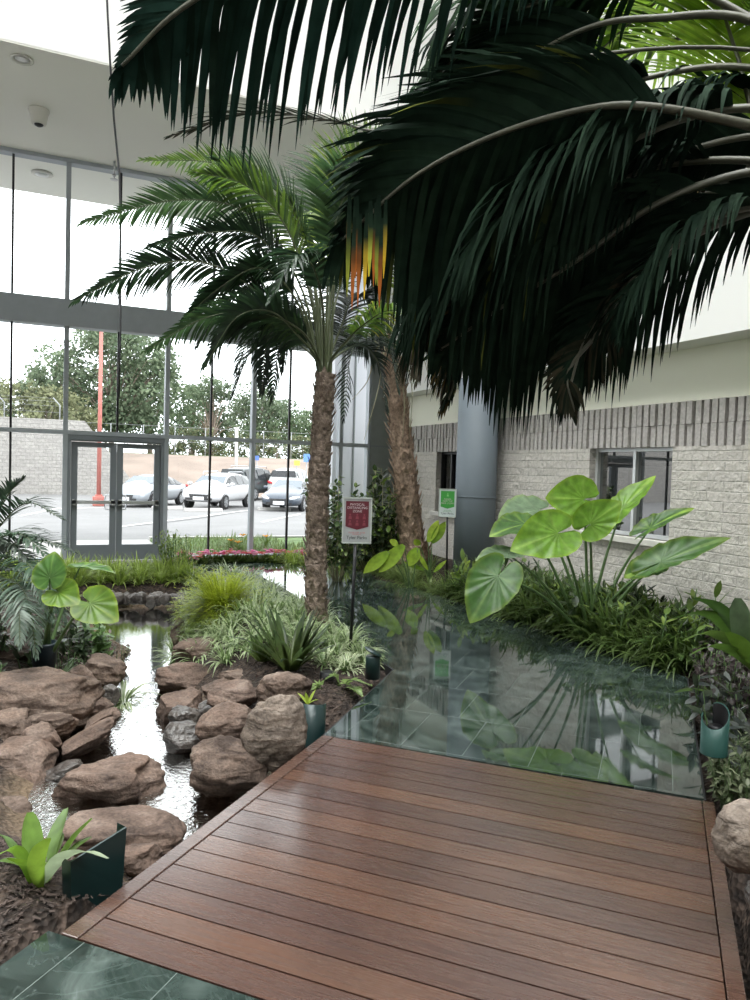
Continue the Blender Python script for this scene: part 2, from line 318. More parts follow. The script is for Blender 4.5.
def edged(poly, x, y):
    best = 1e9; n = len(poly)
    for i in range(n):
        x1, y1 = poly[i]; x2, y2 = poly[(i+1) % n]; dx, dy = x2-x1, y2-y1
        t = max(0, min(1, ((x-x1)*dx+(y-y1)*dy)/(dx*dx+dy*dy)))
        best = min(best, (x-x1-dx*t)**2+(y-y1-dy*t)**2)
    return best**.5*(-1 if inside(poly, x, y) else 1)
WZ = -.3
def bed(x, y):
    z = -.02+.16*math.exp(-((x-1.85)/.6)**2-((y-7.2)/1.6)**2)+.22*smooth(4.85, 6, x)*smooth(2.5, 5, y)+.18*smooth(-.5, -2.2, x)+.025*noise.noise(V((x*1.7, y*1.7, 0)))
    d = edged(POND, x, y)
    z = lerp(-.32, z, smooth(-.02, .8, d)) if d > 0 else lerp(-.32, -.66, smooth(0, -.3, d))
    for poly in (PATH, NEAR):
        e = edged(poly, x, y)
        if e < .1: z = min(z, lerp(-.12, z, smooth(.0, .1, e)))
    u, v = (x-y)/S2, (x+y)/S2
    if -1.95 < u < .37 and 1.8 < v < 4.15: z = min(z, -.2)
    return z
g = MB(); gx0, gx1, gy0, gy1, st = -6.0, 6.0, -1.5, YG-.02, .085
nx, ny = int((gx1-gx0)/st), int((gy1-gy0)/st)
for j in range(ny+1):
    for i in range(nx+1):
        x, y = lerp(gx0, gx1, i/nx), lerp(gy0, gy1, j/ny); g.vert((x, y, bed(x, y)))
for j in range(ny):
    for i in range(nx):
        a = j*(nx+1)+i; g.face(a, a+1, a+nx+2, a+nx+1)
struct('ground', g, M['soil'], shade=True)
g = MB(); g.prism(PATH, -.1, 0); struct('floor', g, M['slate'])
g = MB(); g.prism(NEAR, -.1, 0); struct('floor_near', g, M['slate'])
g = MB(); g.prism([(-6, -6), (6, -6), (6, -1.5), (-6, -1.5)], -.1, 0); struct('floor_back', g, M['slate'])
g = MB(); g.poly([(x, y, WZ) for x, y in [(-.6, 3.4), (-.6, 11.2), (2.4, 11.2), (2.2, 4.6), (2.2, 2.4), (.6, 2.6)]])
tag(g.build('stream_water', M['water'], None, False), kind='structure')
# --- right wall: split-face block, ribbed course, cream fascia, bulkhead above
W1, W2 = (5.86, 7.16), (10.35, 11.02); WZ0, WZ1 = .945, 1.945
g = MB()
for y0, y1, z0, z1 in ((-6, W1[0], -.3, WZ1), (W1[1], W2[0], -.3, WZ1), (W2[1], YG, -.3, WZ1), (W1[0], W1[1], -.3, WZ0), (W2[0], W2[1], -.3, WZ0)): g.box((XW, y0, z0), (XW+.3, y1, z1))
struct('wall_right', g, M['block'])
g = MB(); g.box((XW+.05, -6, WZ1), (XW+.3, YG, 2.41)); struct('wall_right_recess', g, M['ribback']); g = MB(); y = -5.98; rr = random.Random(3)  # backing coloured darker than the ribs, painting the shade in the gaps
while y < YG-.05:
    for z0, z1 in ((WZ1, 2.17), (2.176, 2.41)):
        d = rr.uniform(-.012, .012); g.box((XW+d, y, z0), (XW+.06, y+.067, z1))
    y += .1
struct('wall_right_ribbed', g, M['rib'])
g = MB(); g.box((XW+.02, -6, 2.41), (XW+.3, YG, 2.95)); struct('wall_right_fascia', g, M['cream'])
g = MB(); g.box((5.66, -6, 2.95), (XW+.3, YG, 9.6)); struct('wall_right_upper', g, M['white'])
for k, (y0, y1) in enumerate((W1, W2)):
    w = MB(); w.quad((XW+.14, y0, WZ0), (XW+.14, y1, WZ0), (XW+.14, y1, WZ1), (XW+.14, y0, WZ1)); wo = struct('window_%d' % (k+1), w, M['dkglass'])
    f = MB(); t = .04
    f.box((XW+.1, y0, WZ1-t), (XW+.17, y1, WZ1)); f.box((XW+.1, y0, WZ0), (XW+.17, y1, WZ0+t))
    for ya in (y0, y1-t, (y0+y1)/2-t/2): f.box((XW+.095, ya, WZ0), (XW+.175, ya+t, WZ1))
    f.build('window_frame', M['palew'] if k == 0 else M['black'], wo, False)
    f = MB(); f.box((XW-.07, y0-.06, WZ0-.075), (XW+.1, y1+.06, WZ0)); bevel(f.build('window_sill', M['sill'], wo, False), .008)
# office seen dimly through the window
g = MB(); g.box((XW+2.6, 4, -.2), (XW+2.7, YG, 2.6)); g.box((XW+.3, 4, 2.5), (XW+2.7, YG, 2.6)); g.box((XW+.3, 4, -.3), (XW+2.7, YG, -.2)); g.box((XW+.3, 3.9, -.3), (XW+2.7, 4, 2.6)); struct('wall_office', g, M['grey'])
ob = thing('notice_board', (XW+2.56, 8.6, 1.5), 'pale notice board on the dim office wall, seen through the window', 'board')
g = MB(); g.box((XW+2.55, 8.1, 1.0), (XW+2.6, 9.2, 1.8)); g.build('board_panel', M['white'], ob, False)
g = MB()
for a, b in (((8.05, .95), (9.25, 1.0)), ((8.05, 1.8), (9.25, 1.85)), ((8.05, 1.0), (8.1, 1.8)), ((9.2, 1.0), (9.25, 1.8))): g.box((XW+2.54, a[0], a[1]), (XW+2.6, b[0], b[1]))
g.build('board_frame', M['black'], ob, False)
# --- round column
cc = onX(476.5, 470, 5.66); CR = 20.3*depth(cc)/FPX
g = MB(); g.lathe([(CR, -.2), (CR, 2.95)], (cc.x, cc.y, 0), 40); struct('column', g, M['column'], shade=True)
g = MB(); g.lathe([(CR+.012, 1.26), (CR+.012, 1.27)], (cc.x, cc.y, 0), 40); g.build('column_band', M['column'], bpy.data.objects['column'], True)
# --- glass wall
mx = [.25-1.545*k for k in range(1, 5)][::-1]+[.25, 1.79, 3.25, 4.87, 5.43]
TR, B0, B1, TOP = 2.05, 3.69, 4.1, 6.25
k = 0
for i in range(len(mx)-1):
    for z0, z1 in ((.06, TR), (TR, B0), (B1, TOP)):
        if mx[i] == .25 and z0 < .1: continue
        k += 1
        w = MB(); w.quad((mx[i], YG, z0), (mx[i+1], YG, z0), (mx[i+1], YG, z1), (mx[i], YG, z1)); wo = struct('window_%d' % (k+2), w, M['glass'])
        if mx[i+1]-mx[i] > 1:
            h = (mx[i]+mx[i+1])/2; h = 3.9 if mx[i] == 3.25 else h; f = MB(); f.box((h-.016, YG-.03, z0), (h+.016, YG+.02, z1)); f.build('muntin', M['dark'], wo, False)
k = 0
for x in mx:
    k += 1; f = MB(); w = .035
    f.box((x-w, YG-.075, 0), (x+w, YG+.075, TOP)); struct('trim_%d' % k, f, M['alu'])
for z0, z1, d in ((0, .07, .06), (TR-.032, TR+.032, .085), (B0, B1, .12), (TOP-.06, TOP, .09)):
    k += 1; f = MB()
    if z0 == 0: f.box((-6, YG-d, z0), (.25, YG+d, z1)); f.box((1.79, YG-d, z0), (5.43, YG+d, z1))
    else: f.box((-6, YG-d, z0), (5.43, YG+d, z1))
    struct('trim_%d' % k, f, M['alu'])
g = MB(); g.box((5.43, YG-.1, 0), (6.3, YG+.1, TOP)); struct('wall_front', g, M['grey'])
g = MB(); g.box((5.43, YG-.11, TR-.02), (6.0, YG-.095, TR+.01)); g.box((5.43, YG-.11, 3.9), (6.0, YG-.095, 3.93)); struct('trim_20', g, M['dalu'])
# --- double doors in a frame under the transom
f = MB(); f.box((.285, YG-.07, 1.92), (1.755, YG+.07, TR-.03)); f.box((.285, YG-.08, 0), (.335, YG+.08, 1.92)); f.box((1.705, YG-.08, 0), (1.755, YG+.08, 1.92)); f.box((.3, YG-.1, 1.94), (1.74, YG-.07, 2.0)); struct('trim_21', f, M['dalu'])
for k, (x0, x1) in enumerate(((.34, 1.017), (1.023, 1.70))):
    g = MB(); s_ = .095
    g.box((x0, YG-.03, .02), (x0+s_, YG+.03, 1.91)); g.box((x1-s_, YG-.03, .02), (x1, YG+.03, 1.91)); g.box((x0+s_, YG-.03, 1.83), (x1-s_, YG+.03, 1.91)); g.box((x0+s_, YG-.03, .02), (x1-s_, YG+.03, .27))
    do = struct('door_%d' % (k+1), g, M['dalu'])
    g = MB(); g.quad((x0+s_, YG, .27), (x1-s_, YG, .27), (x1-s_, YG, 1.83), (x0+s_, YG, 1.83)); g.build('door_glass', M['glass'], do, False)
    g = MB(); g.box((x0+.02, YG-.1, .93), (x1-.02, YG-.06, .985)); g.box((x0+.02, YG-.1, .91), (x0+.08, YG-.03, 1.0)); g.box((x1-.08, YG-.1, .91), (x1-.02, YG-.03, 1.0)); g.build('push_bar', M['steel'], do, False)
    hx = x1-.05 if k == 0 else x0+.05
    sgn = -1 if k == 0 else 1
    g = MB(); g.tube([(hx, YG+.03, .83), (hx+sgn*.1, YG+.08, .84), (hx+sgn*.12, YG+.08, .96), (hx+sgn*.1, YG+.08, 1.07), (hx, YG+.03, 1.08)], .012, 6); g.build('pull_handle', M['steel'], do)
# --- soffit, skylight well, other walls
YS = 9.45
g = MB(); g.box((-6.2, YS, TOP), (6.0, YG+.1, TOP+.35)); struct('ceiling', g, M['soffit'])
g = MB(); g.box((-6.2, YS, TOP+.02), (6.0, YS+.2, 9.6)); g.v = [V((p.x, p.y-.004, p.z)) for p in g.v]; struct('wall_front_upper', g, M['white'])
g = MB(); g.box((-6.3, -6.2, -.3), (-6, YG+.1, 9.6)); struct('wall_left', g, M['white'])
g = MB(); g.box((-6.2, -6.3, -.3), (6.2, -6, 9.6)); struct('wall_back', g, M['white'])
# flat roof around a long skylight
SK = (-5.2, 5.2, -3.6, 9.1); g = MB()
g.box((-6.2, -6.2, 9.5), (SK[0], YS+.2, 9.7)); g.box((SK[1], -6.2, 9.5), (6.2, YS+.2, 9.7)); g.box((SK[0], -6.2, 9.5), (SK[1], SK[2], 9.7)); g.box((SK[0], SK[3], 9.5), (SK[1], YS+.2, 9.7)); struct('ceiling_roof', g, M['white'])
g = MB()
for i in range(1, 6): x = lerp(SK[0], SK[1], i/6); g.box((x-.06, SK[2], 9.5), (x+.06, SK[3], 9.68))
for i in range(1, 4): y = lerp(SK[2], SK[3], i/4); g.box((SK[0], y-.06, 9.5), (SK[1], y+.06, 9.68))
struct('trim_22', g, M['palew'])
g = MB(); g.quad((SK[0], SK[2], 9.69), (SK[1], SK[2], 9.69), (SK[1], SK[3], 9.69), (SK[0], SK[3], 9.69)); struct('window_90', g, M['glass'])
# canopy outside over the doors
g = MB(); g.box((-9, YG+.1, TOP), (9, 14.46, TOP+.4)); struct('ceiling_canopy', g, M['soffit'])
# --- fixtures on the soffit
for i, q in enumerate(((22, 59), (150, 88), (265, 118))):
    p = G(*q, TOP); t = thing('downlight', p, ('recessed round downlight in the soffit nearest the left edge, beyond the skylight well', 'recessed round downlight in the soffit behind the tips of the hanging frond', 'recessed round downlight in the soffit, last to the right before the crowns')[i], 'light', 'recessed soffit lights')
    g = MB(); g.lathe([(.115, 0), (.13, -.012), (.1, -.016), (.085, .0)], p, 28); g.build('trim_ring', M['camw'], t)
    g = MB(); g.lathe([(.085, -.002), (.04, -.012), (.001, -.014)], p, 24); g.build('lens', M['lamp'], t)
p = G(39, 110, TOP); t = thing('security_camera', p, 'off-white cone-shaped dome camera hanging under the soffit', 'camera')
g = MB(); g.lathe([(.135, 0), (.135, -.02), (.115, -.06), (.1, -.16), (.085, -.19)], p, 28); g.build('ceiling_mount', M['camw'], t)
g = MB(); g.lathe([(.06, -.188), (.055, -.2), (.03, -.215), (.002, -.22)], p, 24); g.build('dome', M['black'], t)
p = onY(42, 175, 13.4); p.z = TOP; t = thing('canopy_light', p, 'round light under the outdoor canopy, seen through the top glass', 'light')
g = MB(); g.lathe([(.16, 0), (.17, -.02), (.13, -.03)], p, 28); g.build('trim_ring', M['camw'], t)
g = MB(); g.lathe([(.12, -.025), (.06, -.05), (.002, -.055)], p, 24); g.build('lens', M['lamp'], t)
p = onY(114, 192, YG-.3); p.z = TOP; t = thing('fire_sprinkler', p, 'small sprinkler head below the soffit beside the hanging cable', 'sprinkler')
g = MB(); g.tube([p, p-V((0, 0, .2))], .018, 8); g.build('hanging_pipe', M['steel'], t)
g = MB(); q = p-V((0, 0, .2)); g.lathe([(.03, 0), (.03, -.03), (.008, -.04), (.008, -.07), (.06, -.075), (.06, -.083)], q, 14); g.build('deflector', M['steel'], t)
pts = [onY(104, -60, 8.9), onY(107, 0, 8.95), onY(110, 60, 9.1), onY(114, 120, 9.3), onY(118, 180, 9.5), onY(118.5, 250, 9.6), onY(117.5, 330, 9.7), onY(116, 400, 9.7)]
pts = [V((p.x, min(p.y, 9.3), p.z)) for p in pts]
g = MB(); g.tube([V((pts[0].x-.1, pts[0].y-.1, 9.5))]+pts, .012, 6); tag(g.build('hanging_cable', M['cable']), 'thin dark cable hanging slackly from the skylight in front of the glass wall', 'cable')
# --- the deck: boards across, one rail board down each side
deck = thing('wooden_deck', uv(-.75, 2.95, -.05), 'reddish brown polished timber deck bridging the stream between slate floors', 'deck')
U0, U1, D0, D1 = -1.83, .315, 1.915, 4.0
nb = 16; bw = (D1-D0)/nb; rr = random.Random(11)
for i in range(nb):
    g = MB(); c = rr.choice([(.06, .031, .024), (.055, .029, .023), (.07, .035, .026), (.062, .032, .025), (.078, .04, .028), (.052, .028, .023)]); g.cc = c
    v0, v1 = D0+bw*i+.0035, D0+bw*(i+1)-.0035
    q = [uv(U0+.075, v0, 0), uv(U1-.06, v0, 0), uv(U1-.06, v1, 0), uv(U0+.075, v1, 0)]
    g.prism([(p.x, p.y) for p in q], -.04, 0); g.build('board', M['wood'], deck, False, True)
for u0, u1 in ((U0, U0+.07), (U1-.055, U1)):
    g = MB(); g.cc = (.066, .036, .028); q = [uv(u0, D0, 0), uv(u1, D0, 0), uv(u1, D1, 0), uv(u0, D1, 0)]; g.prism([(p.x, p.y) for p in q], -.16, .003); bevel(g.build('edge_board', M['wood'], deck, False, True), .004)
g = MB(); q = [uv(U0+.08, D0+.01), uv(U1-.07, D0+.01), uv(U1-.07, D1-.01), uv(U0+.08, D1-.01)]; g.prism([(p.x, p.y) for p in q], -.12, -.045); g.build('underframe', M['dark'], deck, False)
# thin kerb edging the beds beside the slate
def kerb(name, pts):
    g = MB()
    for a, b in zip(pts, pts[1:]):
        a, b = V((*a, 0)), V((*b, 0)); t = (b-a).normalized(); n = V((-t.y, t.x, 0))*.012
        g.prism([(a+n)[:2], (a-n)[:2], (b-n)[:2], (b+n)[:2]], -.15, -.004)
    struct(name, g, M['dark'])
kerb('trim_23', PATH[1:9]); kerb('trim_24', [PATH[0]]+PATH[:13:-1])
# ================================================================== ROCKS
_ico = {}
def ico(n):
    if n not in _ico:
        b = bmesh.new(); bmesh.ops.create_icosphere(b, subdivisions=n, radius=1)
        _ico[n] = ([v.co.copy() for v in b.verts], [tuple(v.index for v in f.verts) for f in b.faces]); b.free()
    return _ico[n]
def rock(px, py, w, h, d, label, mat='rock', seed=0, deep=.8, tilt=0.0, yaw=0.0, cuts=9, strata=.0, top=None, name='boulder', level=5):
    """a boulder whose outline is about w by h pixels around px,py at distance d; deep = its thickness away from the eye relative to its width"""
    c = P(px, py, d); sx = w*d/FPX/2; sz = h*d/FPX/2
    vs, fs = ico(level); rr = random.Random(seed*17+5); off = V((seed*3.7, seed*1.3, seed*2.1))
    planes = []
    for _ in range(cuts):
        n = V((rr.gauss(0, 1), rr.gauss(0, 1), rr.gauss(0, .8))).normalized(); planes.append((n, rr.uniform(.62, .88)))
    if top: planes.append((V((rr.uniform(-.1, .1), rr.uniform(-.25, 0), 1)).normalized(), top))
    g = MB(); out = []
    for v in vs:
        p = v.copy()
        for n, k in planes:
            e = p.dot(n)-k
            if e > 0: p -= n*e*.93
        q = p*1.6+off
        p *= 1+.16*noise.noise(q)+.07*noise.noise(q*2.7)+.035*noise.noise(q*6)+.018*noise.noise(q*13)
        if strata:
            s = noise.noise(V((p.x*.8+off.x, p.y*.8, p.z*5+off.z+.6*noise.noise(q)))); p.x *= 1+strata*s; p.y *= 1+strata*s
        out.append(p)
    lo = [min(p[i] for p in out) for i in range(3)]; hi = [max(p[i] for p in out) for i in range(3)]
    rx = V((cr0.x, cr0.y, 0)); ry = V((cf.x, cf.y, 0)).normalized(); rot = Matrix.Rotation(tilt, 3, cf)
    for p in out:
        p = V(((p.x-(lo[0]+hi[0])/2)/(hi[0]-lo[0])*2, (p.y-(lo[1]+hi[1])/2)/(hi[1]-lo[1])*2, (p.z-(lo[2]+hi[2])/2)/(hi[2]-lo[2])*2))
        q = Matrix.Rotation(yaw, 3, 'Z') @ V((p.x, p.y*deep, 0))
        g.vert(c+rot @ (rx*(q.x*sx)+ry*(q.y*sx)+UP*(p.z*sz)))
    g.f = list(fs)
    return tag(g.build(name, M[mat]), label, 'rock')
RK = [
 (38, 703, 118, 62, 5.2, 'large broad layered boulder at the left edge, left of the stream', 'rock', 1, .75, .05, 0, 8, .14, .55),
 (16, 774, 86, 74, 4.55, 'big rounded boulder at the lower left edge, above the bird nest fern', 'rockr', 2, .9, .15, 0, 8, .05, None),
 (40, 742, 42, 36, 4.75, 'small wedge-shaped stone between the layered boulder and the lower left rounded one', 'rockr', 3, .8, .2, 0, 9, .08, .6),
 (10, 731, 54, 40, 4.8, 'flat stone at the left edge lying under the layered boulder', 'rock', 4, .8, .0, 0, 8, .12, .5),
 (93, 712, 38, 36, 5.3, 'blunt brown stone at the water edge on the right end of the layered boulder', 'rockr', 5, .9, .25, 0, 9, .04, None),
 (80, 683, 40, 36, 5.75, 'angular reddish stone standing behind the layered boulder', 'rockr', 6, .8, .3, 0, 10, .05, None),
 (103, 672, 46, 30, 6.0, 'mossy flat-topped stone beside the trailing spider plant on the left bank', 'rock', 7, .8, .12, 0, 9, .06, .55),
 (110, 697, 20, 26, 5.7, 'small grey pointed stone at the left water edge', 'rockw', 8, .8, .0, 0, 10, .0, None),
 (52, 726, 52, 30, 4.95, 'low dark ledge stone under the front of the layered boulder', 'rock', 9, .8, -.1, 0, 8, .1, .5),
 (108, 785, 112, 46, 4.3, 'long low boulder lying alone in the middle of the stream', 'rockr', 10, .62, -.09, 0, 8, .06, .7),
 (122, 840, 124, 46, 3.68, 'flat slab of stone at the near bank behind the dark green shield', 'rockr', 11, .6, .06, 0, 8, .1, .5),
 (138, 861, 50, 34, 3.4, 'small stone under the flat slab, between shield and deck edge', 'rockr', 12, .7, .1, 0, 8, .04, None),
 (6, 817, 50, 34, 4.0, 'low stone at the left edge just behind the bird nest fern', 'rock', 13, .8, .0, 0, 8, .06, .6),
 (62, 775, 50, 24, 4.5, 'low wet stone in the shallows beside the lower left rounded boulder', 'rockw', 14, .7, -.3, 0, 8, .04, None),
 (88, 741, 62, 22, 4.85, 'flat wet brown ledge stone sloping into the stream below the layered boulder', 'rockr', 16, .9, -.55, 0, 7, .03, .6),
 (103, 722, 40, 18, 5.1, 'low wet brown ledge stone at the waterline by the blunt brown stone', 'rockr', 17, .9, -.5, 0, 7, .03, .6),
 (14, 655, 50, 22, 6.1, 'dark low stone behind the blue-black pot at the left edge', 'rock', 15, .7, .0, 0, 8, .04, None),
 (204, 655, 66, 34, 6.9, 'topmost back boulder of the right-hand heap, against the striped grasses', 'rock', 21, .7, .06, 0, 9, .05, None),
 (188, 679, 66, 34, 6.3, 'smooth brown boulder with a sloping top in the back row of the right-hand heap', 'rockr', 22, .8, .1, 0, 8, .05, None),
 (242, 678, 50, 16, 5.95, 'thin flat slab lying behind the right-hand heap under the dark strap leaves', 'rock', 23, .7, .05, 0, 8, .03, .6),
 (180, 712, 50, 42, 5.55, 'dark-sided block with a flat reddish top at the water edge of the right-hand heap', 'rockr', 24, .8, .0, 0, 10, .06, .5),
 (220, 690, 38, 22, 5.65, 'small rough stone wedged in the middle of the right-hand heap', 'rock', 25, .8, .1, 0, 9, .04, None),
 (236, 697, 56, 28, 5.25, 'flat tan stone on the middle of the right-hand heap', 'rockr', 26, .8, -.12, 0, 9, .05, .55),
 (284, 689, 58, 34, 5.1, 'rounded brown boulder behind the upright one, below the strap-leaved plant', 'rock', 27, .8, -.15, 0, 7, .02, None),
 (186, 718, 34, 24, 5.2, 'small grey slanted stone in front of the dark-sided block', 'rockw', 28, .8, .3, 0, 11, .04, None),
 (214, 711, 34, 26, 5.3, 'small dark angular stone in the gap of the right-hand heap', 'rockw', 29, .8, -.1, 0, 11, .04, None),
 (226, 726, 56, 44, 4.85, 'brown boulder leaning toward the water beside the upright one', 'rockr', 30, .8, -.45, 0, 8, .04, None),
 (190, 739, 56, 36, 4.95, 'wet grey stone low in the water at the foot of the right-hand heap', 'rockw', 31, .8, .15, 0, 9, .04, None),
 (277, 731, 66, 82, 4.3, 'tallest upright egg-shaped boulder of the right-hand heap', 'rockg', 32, .62, .32, 0, 3, .0, None),
 (229, 769, 82, 60, 4.3, 'big dark boulder at the water beside the deck edge, lowest of the right-hand heap', 'rock', 33, .8, .12, 0, 7, .02, None),
 (178, 637, 16, 40, 7.6, 'narrow dark stone on the right bank beside the fluffy green mound', 'rock', 34, .8, .0, 0, 8, .04, None),
 (752, 836, 76, 74, 2.62, 'smooth pale granite boulder at the right edge beside the deck', 'rockg', 41, .9, .0, 0, 5, .0, None),
 (778, 905, 60, 60, 2.4, 'dark stone in the shadow below the pale granite boulder', 'rockw', 42, .9, .0, 0, 6, .0, None),
]
for k in RK: rock(*k[:5], k[5], k[6], k[7], k[8], k[9], k[10], k[11], k[12], top=k[13])
rr = random.Random(5)
for i in range(11):                                    # stones along the far bank of the stream
    x = 100+i*8.0+rr.uniform(-2, 2); rock(x, 600+rr.uniform(-2, 2), rr.uniform(12, 18), rr.uniform(12, 17), 9.65+rr.uniform(-.08, .1), 'small dark stone in the row along the far end of the stream', 'rockw', 60+i, .7, 0, 0, 9, .03, None, level=3)['group'] = 'stones along the far end of the stream'
for i in range(10):                                     # pebbles in the dark gap of the left bank
    q = G(rr.uniform(2, 60), rr.uniform(640, 672), .05); w = rr.uniform(10, 20); rock(*(rr.uniform(0, 40), rr.uniform(640, 668)), w, w*.6, 6.4+rr.uniform(-.3, .3), 'small dark stone lying in the shaded left bed behind the layered boulder', 'rockw', 80+i, .8, 0, 0, 8, .02, None, level=3)['group'] = 'stones in the shaded left bed'
# bark chips: nobody could count them
rr = random.Random(21); g = MB()
def chip(x, y, s):
    z = bed(x, y)+.012; a = rr.uniform(0, 6.3); b = rr.uniform(-.5, .5); d = V((math.cos(a)*math.cos(b), math.sin(a)*math.cos(b), math.sin(b))); n = V((-math.sin(a), math.cos(a), rr.uniform(-.6, .6))).normalized(); u = d.cross(n)
    p = V((x, y, z)); l, w, t = s*rr.uniform(.6, 1.4), s*rr.uniform(.2, .45), s*.1; k = len(g.v)
    for e in (-1, 1):
        for a_, b_ in ((-1, -1), (1, -1), (1, 1), (-1, 1)): g.vert(p+u*(e*t)+d*(a_*l*rr.uniform(.7, 1))+n*(b_*w))
    for q in ((3, 2, 1, 0), (4, 5, 6, 7), (0, 1, 5, 4), (1, 2, 6, 5), (2, 3, 7, 6), (3, 0, 4, 7)): g.face(*[k+i for i in q])
for _ in range(14000):
    r_ = rr.random()
    if r_ < .45: x, y = rr.uniform(-1.3, .5), rr.uniform(2.0, 3.9)
    elif r_ < .6: x, y = rr.uniform(1.5, 2.6), rr.uniform(4.1, 6.4)
    elif r_ < .85: x, y = rr.uniform(2.5, 5.8), rr.uniform(1.6, 5.5)
    else: x, y = rr.uniform(-1.8, .8), rr.uniform(5, 8.5)
    if edged(POND, x, y) < .03 or edged(PATH, x, y) < .03 or edged(NEAR, x, y) < .02: continue
    u, v = (x-y)/S2, (x+y)/S2
    if -1.87 < u < .36 and 1.8 < v < 4.1: continue
    chip(x, y, rr.uniform(.006, .017))
tag(g.build('bark_mulch', M['mulch'], None, False), 'dark bark mulch chips covering the planting beds', 'mulch', kind='stuff')
# ================================================================== LEAF BUILDERS
def blade_path(base, yaw, elev, L, bend, seg=6):
    d = V((math.cos(yaw)*math.cos(elev), math.sin(yaw)*math.cos(elev), math.sin(elev))); p = V(base); pts = [p.copy()]
    for i in range(seg):
        p = p+d*(L/seg); pts.append(p.copy()); d = (d+V((0, 0, -bend/seg*(.5+i/seg)))).normalized()
    return pts
def blade(g, base, yaw, elev, L, w, bend, c0, c1, seg=6, fold=.25, tip=.12, shape='strap', edge=None, rr=rnd):
    pts = blade_path(base, yaw, elev, L, bend, seg); side = V((-math.sin(yaw), math.cos(yaw), 0)); wid = []
    for i in range(seg+1):
        t = i/seg
        if shape == 'strap': k = (.7+.3*min(1, t*3))*(1-smooth(.6, 1, t)*(1-tip))
        elif shape == 'lance': k = max(.06, math.sin(math.pi*min(1, .12+t*.88))**.8)
        else: k = max(.08, math.sin(math.pi*min(1, .08+t*.92))**.6*(.55+.45*t)*1.25)
        wid.append(w*k)
    g.ribbon(pts, wid, side, fold, [mix(c0, c1, i/seg) for i in range(seg+1)])
    if edge:
        sl = [V(p)+V((0, 0, .002)) for p in pts]
        for sg in (-1, 1):
            g.strip([sl[i]+side*(sg*wid[i]*.8) for i in range(seg+1)], [wid[i]*.26 for i in range(seg+1)], side, [edge]*(seg+1))
def grass_tuft(name, base, n, L, w, c0, c1, rr, edge=None, e0=.5, e1=1.4, bend=1.6, rad=.04, parent=None, mat=None, seg=6):
    g = MB()
    for i in range(n):
        a = rr.uniform(0, 6.28); r_ = rad*rr.random()**.5
        cc0 = mix(c0, c1, rr.random()*.5); cc1 = mix(c0, c1, .5+rr.random()*.5)
        blade(g, V(base)+V((math.cos(a)*r_, math.sin(a)*r_, -.02)), a+rr.uniform(-.4, .4), rr.uniform(e0, e1), L*rr.uniform(.6, 1.1), w*rr.uniform(.7, 1.1), bend*rr.uniform(.7, 1.25), cc0, cc1, seg, edge=edge if rr.random() < .8 else None)
    return g.build(name, mat or LEAF, parent, True, True)
def oval_leaf(g, p, d, n, L, w, c0, c1, seg=4, droop=.3):
    side = d.cross(n).normalized(); pts = []; q = V(p); dd = V(d)
    wid = []
    for i in range(seg+1):
        t = i/seg; pts.append(q.copy()); q = q+dd*(L/seg); dd = (dd-n*(droop/seg)).normalized()
        wid.append(max(.04, math.sin(math.pi*min(1, .06+.94*t))**.75)*w)
    g.ribbon(pts, wid, side, .22, [mix(c0, c1, i/seg) for i in range(seg+1)])
def rand_dir(rr, up=.3):
    while True:
        v = V((rr.uniform(-1, 1), rr.uniform(-1, 1), rr.uniform(-1, 1)+up))
        if .1 < v.length < 1.5: return v.normalized()
def leafy_bush(t, c, rx, ry, rz, nst, nleaf, L, w, cols, rr, stemmat='straw', name='foliage', droop=.4, mat=None, lean=(0, 0)):
    """stems from the base, leaves set along them"""
    g = MB(); s = MB(); base = t.location
    for i in range(nst):
        a = rr.uniform(0, 6.28); q = rr.random()**.6
        top = V(c)+V((math.cos(a)*rx*q, math.sin(a)*ry*q, rz*(rr.uniform(-.3, 1))*(1-.35*q)))
        b0 = V(base)+V((math.cos(a)*.05, math.sin(a)*.05, -.03)); mid = lerp(b0, top, .5)+V((math.cos(a), math.sin(a), 0))*rx*.12
        pts = catmull([b0, mid, top], 8); s.tube(pts, [.008*(1-.6*k/8) for k in range(len(pts))], 4)
        for k in range(nleaf):
            u = .25+.75*(k+rr.random())/nleaf; p = at_path(pts, u); d = rand_dir(rr, .15); n = (UP-d*d.z+V((rr.uniform(-.3, .3), rr.uniform(-.3, .3), 0))).normalized()
            cc = rr.choice(cols); oval_leaf(g, p, d, n, L*rr.uniform(.65, 1.15), w*rr.uniform(.7, 1.1), mix(cc, (0, 0, 0), .15), mix(cc, (1, 1, .6), .04), droop=droop)
    s.build('stem', M[stemmat], t); return g.build(name, mat or LEAFG, t, True, True)
def catmull(pts, n):
    pts = [V(p) for p in pts]; q = [pts[0]*2-pts[1]]+pts+[pts[-1]*2-pts[-2]]; out = []; m = len(pts)-1
    for i in range(n+1):
        f = i/n*m; k = min(int(f), m-1); t = f-k; a, b, c, d = q[k:k+4]
        out.append(.5*((2*b)+(c-a)*t+(2*a-5*b+4*c-d)*t*t+(3*b-a-3*c+d)*t**3))
    return out
def at_path(pts, u):
    f = max(0, min(.9999, u))*(len(pts)-1); k = int(f); return lerp(pts[k], pts[k+1], f-k)
